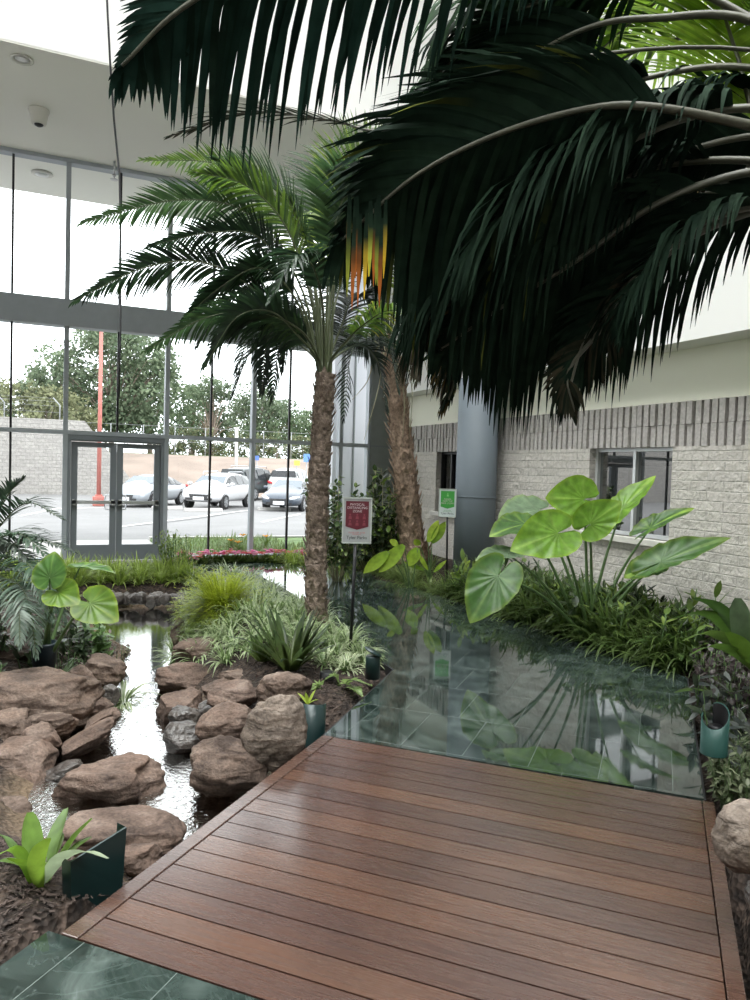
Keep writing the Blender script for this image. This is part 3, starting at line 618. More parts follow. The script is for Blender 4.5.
def frond(root, ctrl, L, w, n, droop, cA, cB, seed, t0=.25, r0=.014, mat=None, rmat='rach', tipc=None, spread=(1.15, .75), up=.35, seg=5, lens=None, curl=0, base_l=.55, name='frond', rtip=.003, roll=0.0):
    """a feather leaf: rachis tube with two rows of leaflets that bend under their weight"""
    rr = random.Random(seed); path = catmull(ctrl, 40); g = MB(); s = MB()
    s.tube(path, [lerp(r0, rtip, (i/40)**.8) for i in range(41)], 5)
    for i in range(n):
        u = t0+(1-t0)*(i+.5)/n
        p = at_path(path, u); t = (at_path(path, min(1, u+.03))-at_path(path, max(0, u-.03))).normalized()
        side = t.cross(UP); side = side.normalized() if side.length > .05 else V((cr0.x, cr0.y, 0)); nn = side.cross(t)
        if roll: side, nn = side*math.cos(roll)-nn*math.sin(roll), nn*math.cos(roll)+side*math.sin(roll)
        s_ = (u-t0)/(1-t0); ll = L*(base_l+(1-base_l)*smooth(0, .3, s_))*(1-.78*smooth(.5, 1.0, s_)); ang = lerp(spread[0], spread[1], s_)-.5*smooth(.9, 1, s_)
        for sg in (-1, 1):
            hi_ = roll and sg < 0; a = (ang+rr.gauss(0, .07))*(.6 if hi_ else 1); d = (side*(sg*math.sin(a))+t*math.cos(a)+nn*(up*rr.uniform(.5, 1.3))).normalized()
            l = ll*rr.uniform(.86, 1.08)*(.6 if hi_ else 1); q = p.copy(); pts = [q.copy()]; dr = droop*rr.uniform(.75, 1.3)*(.3 if hi_ else 1); sd = []
            for k in range(seg):
                wv = t-d*t.dot(d); wv = wv.normalized() if wv.length > .05 else nn
                sd.append(wv); q = q+d*(l/seg); pts.append(q.copy()); d = (d+V((0, 0, -dr/seg*(.6+.8*k/seg)))+side*(sg*-curl/seg)).normalized()
            sd.append(sd[-1]); wid = [w*k_ for k_ in ((.6, .95, 1, .82, .5, .04) if seg == 5 else [max(.08, math.sin(math.pi*(.18+.8*j/seg))) for j in range(seg+1)])]
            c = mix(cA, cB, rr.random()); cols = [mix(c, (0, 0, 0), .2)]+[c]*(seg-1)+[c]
            if tipc and rr.random() < tipc[1]:
                cols[-1] = tipc[0]; cols[-2] = mix(c, tipc[0], .75); cols[-3] = mix(c, tipc[0], .35)
            g.strip(pts, wid, sd, cols)
    f = g.build(name, mat or LEAF, root, True, True); s.build('rachis', M[rmat], f); return f
def palm_trunk(root, pts, r0, r1, mat, seed, rings=34, scale=.06, nb=9):
    rr = random.Random(seed); path = catmull(pts, 60); g = MB(); n = 61
    rad = [lerp(r0, r1, i/60)*(1+.10*math.sin(i*1.7)+rr.uniform(-.04, .05))*(1+.35*smooth(.1, 0, i/60)) for i in range(61)]
    g.tube(path, rad, 14)
    for i in range(rings):                     # ragged old leaf bases clasping the stem
        u = (i+.3)/rings; p = at_path(path, u); t = (at_path(path, min(1, u+.02))-at_path(path, max(0, u-.02))).normalized(); r_ = lerp(r0, r1, u)*(1+.35*smooth(.1, 0, u))
        o = t.orthogonal().normalized(); b = t.cross(o); a0 = rr.uniform(0, 6.3)
        for k in range(nb):
            a = a0+6.283*k/nb+rr.uniform(-.2, .2); e = (o*math.cos(a)+b*math.sin(a)); sd = e.cross(t); h = scale*rr.uniform(.8, 1.9); ww = r_*rr.uniform(.28, .5); out = rr.uniform(.1, .45)*h
            q0 = p+e*r_*.93; g.strip([q0-t*h*.4, q0+e*(.014)+t*h*.15, q0+e*(.012+out)+t*h*.75, q0+e*(.01+out*1.5)+t*h*rr.uniform(.95, 1.3)], [ww, ww*.95, ww*.6, ww*.12], sd)
    return g.build('trunk', M[mat], root, True)
def ear_leaf(g, c, tip, nrm, L, W, colA, colV, rr, wave=.05, cup=.12, lobes=.42, droop=.15):
    """arrow-shaped elephant ear blade: c is where the stalk meets it, tip the direction of its point"""
    tip = V(tip).normalized(); nrm = (V(nrm)-tip*tip.dot(V(nrm))).normalized(); sd = tip.cross(nrm); nA, nR = 64, 7; n0 = len(g.v); ph = rr.uniform(0, 6)
    prof = []; xm = .12; half = []
    for k in range(19):                      # from the point back to the widest place
        x = 1-(1-xm)*(k/18); half.append((x, .5*math.sin(math.pi/2*((1-x)/(1-xm)))**.82))
    for k in range(1, 12):                   # round the basal lobe
        al = k/11*2.45; x0 = xm-(xm+lobes)*.5*(1-math.cos(al*.5*math.pi/1.225)) if False else xm-(xm+lobes)*math.sin(min(al, 1.57)); 
        if al <= 1.57: half.append((x0, .13+.37*math.cos(al)))
        else: half.append((-lobes+.1*(al-1.57), .13-.09*(al-1.57)))
    half.append((-.05, .012))
    full = [(x, -y) for x, y in half[::-1]]+half[1:]
    nA = len(full); prof = [(x*L, y*W, math.atan2(y*W, x*L)) for x, y in full]
    for j in range(nR+1):
        f = j/nR
        for k, (x, y, th) in enumerate(prof):
            xx, yy = x*f, y*f
            z = cup*L*f*f*(abs(yy)/max(W, .01))*1.4-droop*L*(max(0, xx)/L)**2+wave*L*f*f*math.sin(th*9+ph)*.35*smooth(.3, 1, f)+.012*L*f*math.cos(th*16)
            vein = max(0, math.cos(th*8))**14*.5+(.9 if abs(th) < .06 else 0)
            cc = mix(colA, colV, min(1, vein)); cc = mix(cc, mix(colA, (.5, .55, .02), .3), smooth(.9, 1, f)*.5)
            g.vert(V(c)+tip*xx+sd*yy+nrm*z, cc)
    for j in range(nR):
        for k in range(nA):
            q = (k+1) % nA
            if k == nA-1: continue
            g.face(n0+j*nA+k, n0+j*nA+q, n0+(j+1)*nA+q, n0+(j+1)*nA+k)
def to_eye(p): return (CAM-V(p)).normalized()
def ear_plant(name, base, leaves, label, seed, stalkmat='stalk', r=.02, mat=None):
    """leaves: (px, py, distance, tip pixel dx, dy, tip depth, normal (right, toward eye, up), L, W, base color, vein colour)"""
    rr = random.Random(seed); t = thing(name, base, label, 'plant')
    rx = V((cr0.x, cr0.y, 0)); ry = V((-cf.x, -cf.y, 0)).normalized()
    for (x, y, tx, ty, d, td, nm, L, W, cA, cV) in leaves:
        p = P(x, y, d); tip = P(tx, ty, d+td)-p; L = tip.length*L*1.1; W = L*W*1.05; nrm = rx*nm[0]+ry*nm[1]+UP*nm[2]
        g = MB(); ear_leaf(g, p, tip, nrm, L, W, cA, cV, rr); lf = g.build('leaf', mat or LEAFG, t, True, True)
        b0 = V(base)+V((rr.uniform(-.07, .07), rr.uniform(-.07, .07), -.03)); mid = lerp(b0, p, .55)+UP*(.12*(p-b0).length)*.6
        s = MB(); path = catmull([b0, mid, p], 14); s.tube(path, [lerp(r, r*.35, i/14) for i in range(15)], 7); s.build('leaf_stalk', M[stalkmat], lf)
    return t
# ================================================================== PALMS
def PD(*q): return [P(x, y, d) for x, y, d in q]
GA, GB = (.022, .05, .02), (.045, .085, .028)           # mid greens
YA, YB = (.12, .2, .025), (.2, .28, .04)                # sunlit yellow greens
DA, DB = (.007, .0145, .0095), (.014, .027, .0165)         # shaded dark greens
# --- palm in the island bed
b = P(317, 628, 7.15); b.z = bed(b.x, b.y); d0 = depth(b)
pa = thing('palm_tree', b, 'feather palm with rough grey-brown trunk in the island bed beside the red sign', 'palm')
tr_ = [V((b.x, b.y, b.z-.1)), P(316, 545, d0), P(320, 460, d0), P(325, 374, d0)]
palm_trunk(pa, tr_, .098, .088, 'trunk', 3, 46, .04, 9)
cr_ = P(325, 368, d0)
def FA(pts, L=.5, w=.011, n=60, droop=1.0, c=(GA, GB), seed=0, **k):
    q = PD(*[(x, y, d0+dd) for x, y, dd in pts]); dr_ = (q[0]-cr_); dr_.z = 0; dr_ = dr_.normalized() if dr_.length > .02 else V((0, 0, 0)); k.setdefault('r0', .019)
    frond(pa, [cr_-UP*.1+dr_*.075, cr_+UP*.06+dr_*.085]+q, L, w, n, droop, c[0], c[1], seed, **k)
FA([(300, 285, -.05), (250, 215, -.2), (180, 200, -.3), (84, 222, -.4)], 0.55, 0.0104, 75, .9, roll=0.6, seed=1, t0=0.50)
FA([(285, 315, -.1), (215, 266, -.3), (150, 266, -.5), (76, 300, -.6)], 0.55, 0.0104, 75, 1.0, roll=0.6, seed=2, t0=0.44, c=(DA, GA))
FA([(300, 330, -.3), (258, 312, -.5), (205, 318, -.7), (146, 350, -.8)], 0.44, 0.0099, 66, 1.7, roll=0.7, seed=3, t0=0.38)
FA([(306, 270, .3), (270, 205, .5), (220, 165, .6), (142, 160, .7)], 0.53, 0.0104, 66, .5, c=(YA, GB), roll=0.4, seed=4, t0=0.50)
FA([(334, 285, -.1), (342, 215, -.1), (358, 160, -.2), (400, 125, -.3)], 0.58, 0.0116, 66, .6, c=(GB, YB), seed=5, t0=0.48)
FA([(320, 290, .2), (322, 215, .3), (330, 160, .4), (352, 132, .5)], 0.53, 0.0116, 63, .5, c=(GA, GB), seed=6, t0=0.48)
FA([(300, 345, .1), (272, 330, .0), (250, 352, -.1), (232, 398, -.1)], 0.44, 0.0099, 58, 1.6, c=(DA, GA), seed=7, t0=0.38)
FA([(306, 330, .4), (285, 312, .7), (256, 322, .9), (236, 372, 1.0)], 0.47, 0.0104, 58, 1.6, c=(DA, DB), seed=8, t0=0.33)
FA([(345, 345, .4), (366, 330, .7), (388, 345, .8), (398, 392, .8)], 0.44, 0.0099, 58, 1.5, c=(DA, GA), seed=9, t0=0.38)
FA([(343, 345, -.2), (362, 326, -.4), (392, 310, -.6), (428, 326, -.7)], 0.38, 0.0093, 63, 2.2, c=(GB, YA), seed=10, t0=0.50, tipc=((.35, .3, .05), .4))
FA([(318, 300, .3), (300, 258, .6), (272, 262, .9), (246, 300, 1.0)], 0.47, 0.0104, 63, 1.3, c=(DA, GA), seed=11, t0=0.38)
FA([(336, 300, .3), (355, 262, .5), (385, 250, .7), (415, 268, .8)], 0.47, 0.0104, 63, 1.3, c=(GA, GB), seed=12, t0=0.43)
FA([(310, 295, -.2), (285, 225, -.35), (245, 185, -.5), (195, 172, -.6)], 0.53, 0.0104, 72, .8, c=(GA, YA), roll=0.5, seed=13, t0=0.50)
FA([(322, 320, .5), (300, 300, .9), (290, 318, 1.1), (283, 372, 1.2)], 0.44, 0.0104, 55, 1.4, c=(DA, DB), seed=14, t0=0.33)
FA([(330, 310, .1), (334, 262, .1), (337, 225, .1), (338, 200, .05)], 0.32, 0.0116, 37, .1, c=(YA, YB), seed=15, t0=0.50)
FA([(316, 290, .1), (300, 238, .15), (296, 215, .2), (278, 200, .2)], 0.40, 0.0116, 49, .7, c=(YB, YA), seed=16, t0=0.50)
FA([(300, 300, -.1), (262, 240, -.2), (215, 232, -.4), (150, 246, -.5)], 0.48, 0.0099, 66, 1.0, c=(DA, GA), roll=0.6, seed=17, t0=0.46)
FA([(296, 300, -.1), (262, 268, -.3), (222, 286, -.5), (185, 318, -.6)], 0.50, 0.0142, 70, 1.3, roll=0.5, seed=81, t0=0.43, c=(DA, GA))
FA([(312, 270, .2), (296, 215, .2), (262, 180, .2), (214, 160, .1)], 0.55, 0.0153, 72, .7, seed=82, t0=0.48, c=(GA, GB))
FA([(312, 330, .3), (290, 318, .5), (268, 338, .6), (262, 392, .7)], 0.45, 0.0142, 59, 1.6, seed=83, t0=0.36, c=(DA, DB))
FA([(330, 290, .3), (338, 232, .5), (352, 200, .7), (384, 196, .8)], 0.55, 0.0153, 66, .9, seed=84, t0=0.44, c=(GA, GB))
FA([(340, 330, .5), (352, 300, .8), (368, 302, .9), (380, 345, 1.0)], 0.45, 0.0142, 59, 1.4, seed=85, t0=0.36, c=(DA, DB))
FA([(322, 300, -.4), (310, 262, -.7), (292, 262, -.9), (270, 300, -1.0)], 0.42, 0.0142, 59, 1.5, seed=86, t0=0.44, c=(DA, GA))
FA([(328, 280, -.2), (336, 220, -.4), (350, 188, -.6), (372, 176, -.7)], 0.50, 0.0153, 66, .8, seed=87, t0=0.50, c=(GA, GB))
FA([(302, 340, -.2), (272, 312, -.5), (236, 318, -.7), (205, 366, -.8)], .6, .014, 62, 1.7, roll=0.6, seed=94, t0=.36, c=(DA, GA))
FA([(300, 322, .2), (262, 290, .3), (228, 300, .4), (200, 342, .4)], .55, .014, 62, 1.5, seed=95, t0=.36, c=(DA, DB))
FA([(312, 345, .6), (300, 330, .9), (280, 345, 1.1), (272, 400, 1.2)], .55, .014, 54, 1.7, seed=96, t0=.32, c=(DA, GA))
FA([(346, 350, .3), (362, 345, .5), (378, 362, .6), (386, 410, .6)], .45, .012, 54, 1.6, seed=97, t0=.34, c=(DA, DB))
# --- palm beside the column
b = V((4.98, 10.35, .1)); d1 = depth(b); pb = thing('palm_tree', b, 'feather palm with slanting reddish brown fibrous trunk standing before the block wall', 'palm')
palm_trunk(pb, [P(413, 560, d1), P(407, 500, d1), P(400, 430, d1), P(390, 345, d1)], .19, .125, 'trunk2', 5, 46, .1, 9)
cr_ = P(389, 338, d1)
def FB(pts, L=.5, w=.018, n=36, droop=1.5, c=(GA, GB), seed=0, **k):
    frond(pb, [cr_]+PD(*[(x, y, d1+dd*.5-.5) for x, y, dd in pts]), L, w, n, droop, c[0], c[1], seed, **k)
FB([(380, 290, 0), (366, 265, -.1), (345, 272, -.2), (330, 310, -.3)], 0.61, 0.0124, 53, 1.6, seed=21, c=(DA, GA))
FB([(395, 280, 0), (402, 240, .0), (412, 236, -.5), (432, 236, -.8)], 0.66, 0.0124, 56, 1.2, seed=22, c=(GA, YA))
FB([(402, 300, -.2), (420, 285, -.4), (440, 300, -.5), (455, 350, -.6)], 0.61, 0.0124, 53, 1.8, seed=23, c=(GB, YA), tipc=((.45, .36, .05), .5))
FB([(398, 292, -.3), (405, 285, -.5), (414, 305, -.7), (420, 350, -.8)], 0.55, 0.0124, 50, 1.8, seed=24, c=(YA, YB))
FB([(386, 280, .3), (378, 245, .4), (360, 235, .6), (340, 255, .8)], 0.61, 0.0124, 50, 1.4, seed=25, c=(DA, GA))
FB([(372, 330, -.2), (358, 340, -.3), (349, 365, -.3), (344, 420, -.4)], 0.44, 0.0112, 36, 1.2, seed=26, c=(DA, DB), t0=.4)
FB([(384, 270, .2), (382, 250, .0), (386, 232, .0), (402, 224, .0)], 0.61, 0.0124, 50, .8, seed=27, c=(GA, GB))
for i, q in enumerate([((376, 350), (368, 380), (352, 400)), ((402, 350), (412, 390), (409, 440)), ((398, 345), (420, 350), (432, 392)), ((380, 345), (362, 330), (348, 345)), ((394, 352), (404, 395), (402, 450)), ((384, 352), (378, 390), (364, 440)), ((400, 340), (424, 322), (440, 330))]):
    g = MB(); g.tube(catmull([cr_]+[P(x, y, d1-.15-.05*(i % 3)) for x, y in q], 16), [.016-.0008*k for k in range(17)], 5); g.build('old_stalk', M['straw'], pb)
# --- the big palm leaning in from the right, its trunk just outside the frame
b = V((3.6, 1.5, -.1)); pc = thing('palm_tree', b, 'large dark palm reaching in overhead from the right edge, trunk out of view', 'palm')
tc_ = P(975, 205, 3.0); palm_trunk(pc, [b, lerp(b, tc_, .5)+V((.06, -.05, 0)), tc_], .17, .14, 'trunk', 9, 34, .08, 9)
cr_ = tc_
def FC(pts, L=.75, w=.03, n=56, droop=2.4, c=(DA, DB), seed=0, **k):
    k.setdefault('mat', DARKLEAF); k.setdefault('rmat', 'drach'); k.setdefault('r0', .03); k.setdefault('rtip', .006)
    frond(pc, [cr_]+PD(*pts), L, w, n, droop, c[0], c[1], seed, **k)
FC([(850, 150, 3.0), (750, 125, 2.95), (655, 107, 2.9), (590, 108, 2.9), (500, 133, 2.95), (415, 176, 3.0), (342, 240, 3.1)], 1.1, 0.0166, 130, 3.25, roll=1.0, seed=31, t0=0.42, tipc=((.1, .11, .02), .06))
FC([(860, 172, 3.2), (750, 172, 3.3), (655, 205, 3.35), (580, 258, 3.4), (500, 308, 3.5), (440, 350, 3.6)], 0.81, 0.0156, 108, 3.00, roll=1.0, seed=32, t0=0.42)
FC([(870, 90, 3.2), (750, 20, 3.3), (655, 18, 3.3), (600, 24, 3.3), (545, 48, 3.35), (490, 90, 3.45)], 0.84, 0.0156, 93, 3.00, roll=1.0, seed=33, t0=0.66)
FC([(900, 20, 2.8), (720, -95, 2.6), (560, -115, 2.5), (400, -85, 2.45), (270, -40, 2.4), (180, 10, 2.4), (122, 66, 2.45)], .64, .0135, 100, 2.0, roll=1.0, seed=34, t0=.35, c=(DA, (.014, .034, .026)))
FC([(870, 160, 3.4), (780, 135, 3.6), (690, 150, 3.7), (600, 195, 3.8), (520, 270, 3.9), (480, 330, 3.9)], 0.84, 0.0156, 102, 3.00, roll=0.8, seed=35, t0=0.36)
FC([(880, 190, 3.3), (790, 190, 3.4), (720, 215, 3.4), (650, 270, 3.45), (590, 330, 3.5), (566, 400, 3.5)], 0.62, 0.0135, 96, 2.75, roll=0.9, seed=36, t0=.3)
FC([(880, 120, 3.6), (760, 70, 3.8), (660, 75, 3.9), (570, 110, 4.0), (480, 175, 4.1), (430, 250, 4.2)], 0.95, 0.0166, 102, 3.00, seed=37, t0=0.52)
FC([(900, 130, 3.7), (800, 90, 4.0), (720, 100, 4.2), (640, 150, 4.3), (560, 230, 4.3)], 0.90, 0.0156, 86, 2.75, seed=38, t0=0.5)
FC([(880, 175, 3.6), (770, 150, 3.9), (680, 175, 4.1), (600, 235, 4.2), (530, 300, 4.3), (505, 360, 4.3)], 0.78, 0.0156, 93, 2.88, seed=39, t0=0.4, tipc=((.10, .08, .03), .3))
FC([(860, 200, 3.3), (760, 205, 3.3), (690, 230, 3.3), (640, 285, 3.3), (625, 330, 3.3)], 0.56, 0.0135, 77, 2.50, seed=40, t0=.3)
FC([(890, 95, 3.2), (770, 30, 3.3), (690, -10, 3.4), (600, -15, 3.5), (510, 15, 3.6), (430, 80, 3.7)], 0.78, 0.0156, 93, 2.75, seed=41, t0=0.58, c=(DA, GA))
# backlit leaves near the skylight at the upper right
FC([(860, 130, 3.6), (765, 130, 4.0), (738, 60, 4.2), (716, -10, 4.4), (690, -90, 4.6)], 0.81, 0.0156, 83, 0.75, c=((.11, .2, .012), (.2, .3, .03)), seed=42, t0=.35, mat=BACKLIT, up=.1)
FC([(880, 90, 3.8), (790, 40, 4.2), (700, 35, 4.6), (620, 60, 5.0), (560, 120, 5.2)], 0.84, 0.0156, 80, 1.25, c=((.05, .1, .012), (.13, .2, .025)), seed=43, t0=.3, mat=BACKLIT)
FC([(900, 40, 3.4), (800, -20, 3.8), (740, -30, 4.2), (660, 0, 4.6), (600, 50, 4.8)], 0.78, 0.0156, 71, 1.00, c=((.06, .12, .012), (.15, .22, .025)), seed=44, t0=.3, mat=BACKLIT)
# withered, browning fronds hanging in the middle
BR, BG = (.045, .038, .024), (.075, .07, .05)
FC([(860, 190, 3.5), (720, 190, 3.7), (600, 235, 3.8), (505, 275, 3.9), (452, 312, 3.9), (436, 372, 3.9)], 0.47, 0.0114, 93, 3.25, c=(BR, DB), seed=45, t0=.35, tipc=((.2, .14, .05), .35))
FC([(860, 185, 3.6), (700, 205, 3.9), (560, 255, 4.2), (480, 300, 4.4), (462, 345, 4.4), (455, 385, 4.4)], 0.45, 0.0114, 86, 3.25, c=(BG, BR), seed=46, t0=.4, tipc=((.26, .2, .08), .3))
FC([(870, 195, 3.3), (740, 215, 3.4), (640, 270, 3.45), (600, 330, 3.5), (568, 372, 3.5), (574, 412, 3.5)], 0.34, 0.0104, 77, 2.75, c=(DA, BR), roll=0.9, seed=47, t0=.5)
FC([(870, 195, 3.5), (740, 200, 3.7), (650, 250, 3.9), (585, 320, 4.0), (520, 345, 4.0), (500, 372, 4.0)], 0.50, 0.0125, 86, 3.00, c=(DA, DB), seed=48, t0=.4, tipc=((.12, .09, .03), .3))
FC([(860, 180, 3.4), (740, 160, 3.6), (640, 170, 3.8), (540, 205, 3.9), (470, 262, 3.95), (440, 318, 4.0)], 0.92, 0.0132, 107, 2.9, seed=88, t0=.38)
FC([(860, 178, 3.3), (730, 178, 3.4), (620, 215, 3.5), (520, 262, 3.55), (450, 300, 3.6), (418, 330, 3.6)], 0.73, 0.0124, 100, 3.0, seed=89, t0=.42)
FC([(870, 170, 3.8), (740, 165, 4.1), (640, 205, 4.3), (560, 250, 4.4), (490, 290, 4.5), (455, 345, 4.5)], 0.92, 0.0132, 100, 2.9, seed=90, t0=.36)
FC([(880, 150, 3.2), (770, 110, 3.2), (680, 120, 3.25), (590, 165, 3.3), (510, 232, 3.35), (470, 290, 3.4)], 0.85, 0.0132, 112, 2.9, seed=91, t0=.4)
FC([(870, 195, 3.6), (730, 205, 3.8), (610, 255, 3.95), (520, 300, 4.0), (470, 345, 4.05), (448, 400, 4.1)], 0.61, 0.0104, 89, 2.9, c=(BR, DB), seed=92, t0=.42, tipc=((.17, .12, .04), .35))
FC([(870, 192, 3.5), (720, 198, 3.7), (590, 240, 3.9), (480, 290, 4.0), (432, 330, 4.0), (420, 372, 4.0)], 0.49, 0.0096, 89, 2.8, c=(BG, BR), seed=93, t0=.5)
# a thin, nearly bare frond tip hanging in front of the skylight well
FC([(800, 60, 3.2), (560, 60, 3.2), (400, 128, 3.3), (330, 120, 3.35), (250, 112, 3.4), (170, 136, 3.4)], .3, .006, 18, .5, c=(DB, BG), seed=49, t0=.6, rmat='drach', r0=.012, rtip=.003, spread=(.35, .25), up=.1)
# orange withered leaflet tips on the near frond
g = MB(); rr = random.Random(4)
for i in range(20):
    p = P(346+rr.uniform(0, 40), 205+rr.uniform(-10, 14), 3.02); L = rr.uniform(.26, .4); c = rr.choice([(.62, .24, .02), (.55, .36, .03), (.3, .09, .02), (.36, .38, .05), (.2, .22, .03)]); h = UP*L
    g.strip([p, p-h*.3, p-h*.5, p-h*.75, p-h], [.006, .009, .009, .007, .001], V((cr0.x, cr0.y, 0)), [DA, DB, mix(DB, c, .5), c, c])
g.build('withered_leaflet', DARKLEAF, pc, True, True)
# ================================================================== BROAD-LEAVED PLANTS
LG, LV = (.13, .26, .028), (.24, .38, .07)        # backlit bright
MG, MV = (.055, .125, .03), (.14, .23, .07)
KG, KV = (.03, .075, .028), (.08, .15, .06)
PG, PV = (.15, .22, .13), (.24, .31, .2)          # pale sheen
b = G(588, 598, .12); b = P(588, 598, 7.3)
b.z = bed(b.x, b.y)
D = depth(b)
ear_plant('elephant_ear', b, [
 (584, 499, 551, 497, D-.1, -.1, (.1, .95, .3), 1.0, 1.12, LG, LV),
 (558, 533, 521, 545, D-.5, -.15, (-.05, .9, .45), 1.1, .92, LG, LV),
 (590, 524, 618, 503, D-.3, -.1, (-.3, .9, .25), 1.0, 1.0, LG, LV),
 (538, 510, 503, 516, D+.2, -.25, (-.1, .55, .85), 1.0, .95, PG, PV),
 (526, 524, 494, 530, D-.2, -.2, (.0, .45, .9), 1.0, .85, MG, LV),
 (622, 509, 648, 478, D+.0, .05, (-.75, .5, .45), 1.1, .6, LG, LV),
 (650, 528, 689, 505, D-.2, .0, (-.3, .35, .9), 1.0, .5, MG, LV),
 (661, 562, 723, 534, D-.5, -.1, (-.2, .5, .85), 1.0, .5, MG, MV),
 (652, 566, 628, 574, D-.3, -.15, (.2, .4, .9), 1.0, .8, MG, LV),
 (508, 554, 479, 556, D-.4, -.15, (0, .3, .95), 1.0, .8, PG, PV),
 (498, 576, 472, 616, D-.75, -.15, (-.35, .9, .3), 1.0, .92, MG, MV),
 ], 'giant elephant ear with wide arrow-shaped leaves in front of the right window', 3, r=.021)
# left elephant ear in the pot beside the stream
b = G(44, 668, .0); D = depth(b)
pot = thing('plant_pot', b, 'round blue-black pot behind the layered boulder on the left bank', 'pot')
g = MB(); s_ = 24*D/FPX; g.lathe([(s_*.42, -.02), (s_*.52, .17), (s_*.55, .18), (s_*.55, .2), (s_*.46, .2), (s_*.44, .15)], b, 24); g.build('pot_body', M['pot'], pot)
g = MB(); g.lathe([(s_*.45, .145), (.001, .15)], b, 20); g.build('potting_soil', M['mulch'], pot)
ear_plant('elephant_ear', b+V((0, .02, .15)), [
 (50, 578, 52, 553, D-.6, .05, (-.1, 1, .2), 1.0, 1.25, (.045, .11, .02), (.1, .18, .04)),
 (80, 567, 113, 568, D+.3, -.02, (0, .0, 1), 1.0, .9, MG, LV),
 (58, 592, 75, 601, D-.6, -.1, (.1, .75, .6), 1.0, 1.1, (.075, .14, .016), (.15, .21, .03)),
 (90, 603, 114, 617, D-.4, -.1, (.15, .8, .55), 1.0, 1.1, (.075, .14, .016), (.15, .21, .03)),
 (22, 588, 8, 600, D-.1, -.1, (-.2, .6, .7), 1.0, 1.1, KG, KV),
 ], 'young elephant ear with yellowish ribbed leaves growing from the blue-black pot', 5, r=.016)
# upright yellow-green spear leaves at the far right bed
def spear_plant(base, leaves, label, cols, seed, w=.07):
    t = thing('arum_lily', base, label, 'plant'); rr = random.Random(seed)
    for (x0, y0, x1, y1, d, ww) in leaves:
        p, q = P(x0, y0, d), P(x1, y1, d-.05); g = MB(); ax = (q-p); L = ax.length; ax.normalize(); n = (to_eye(p)+V((rr.uniform(-.4, .4), 0, rr.uniform(-.2, .5)))).normalized(); c = rr.choice(cols)
        oval_leaf(g, p, ax, n, L, ww, c, mix(c, (.4, .45, .05), .3), seg=8, droop=.25); lf = g.build('leaf', LEAFG, t, True, True)
        s = MB(); s.tube(catmull([base, lerp(V(base), p, .5)+UP*.06, p], 10), [.012-.0007*k for k in range(11)], 6); s.build('leaf_stalk', M['stalk'], lf)
    return t
b = P(412, 574, 10.2); b.z = bed(b.x, b.y); YG_ = [(.2, .33, .03), (.26, .38, .04), (.15, .28, .03)]
spear_plant(b, [(388, 552, 363, 573, 10.0, .085), (404, 545, 378, 572, 10.0, .1), (398, 545, 390, 540, 10.1, .05), (418, 548, 408, 566, 10.2, .09)], 'low yellow-green spear-leaved plant at the foot of the slanting palm', YG_, 2)
b = P(430, 576, 10.4); b.z = bed(b.x, b.y)
spear_plant(b, [(428, 542, 438, 520, 10.3, .07), (432, 543, 446, 522, 10.3, .075), (420, 545, 414, 540, 10.3, .05), (424, 570, 404, 562, 10.3, .03), (428, 570, 418, 553, 10.3, .03), (434, 572, 446, 560, 10.3, .03)], 'tall yellow-green spear-leaved plant left of the green sign post', YG_, 3)
b = P(462, 590, 9.6); b.z = bed(b.x, b.y)
spear_plant(b, [(455, 580, 470, 560, 9.5, .045), (460, 580, 466, 557, 9.5, .04), (458, 585, 452, 572, 9.5, .03)], 'small pale spear-leaved plant right of the green sign post', [(.26, .34, .12), (.2, .3, .06)], 4)
# bird nest ferns
def nest_fern(base, n, L, w, c0, c1, label, seed, e0=.5, e1=1.2, extra=(), arc=(0, 6.283), name='bird_nest_fern'):
    t = thing(name, base, label, 'fern'); rr = random.Random(seed)
    for i in range(n):
        g = MB(); a = lerp(arc[0], arc[1], (i+rr.uniform(-.3, .3))/n); c = mix(c0, c1, rr.random())
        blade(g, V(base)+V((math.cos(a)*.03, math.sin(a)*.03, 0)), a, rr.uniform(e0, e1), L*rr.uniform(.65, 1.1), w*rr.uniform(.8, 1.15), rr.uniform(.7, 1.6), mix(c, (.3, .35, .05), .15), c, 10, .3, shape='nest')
        lf = g.build('leaf', LEAFG, t, True, True)
        pts = [v.co.copy() for v in lf.data.vertices][1::3]; s = MB(); org = t.location; s.tube([p+org+V((0, 0, .003)) for p in pts], [.007*(1-.09*k) for k in range(len(pts))], 5); s.build('midrib', M['rach'], lf)
    for (pts, w_, c) in extra:
        path = catmull(pts, 10); g = MB(); ax = (path[-1]-path[0]).normalized(); sd = ax.cross(UP).normalized()
        sd = (sd+to_eye(path[5]).cross(ax)*.8).normalized()
        g.ribbon(path, [w_*max(.12, math.sin(math.pi*(.08+.88*k/10))**.6) for k in range(11)], sd, .2, [c]*11); g.build('leaf', LEAFG, t, True, True)
    return t
b = P(40, 893, 2.95); b.z = bed(b.x, b.y)
def e(pts, w, c): return ([P(*q) for q in pts], w, c)
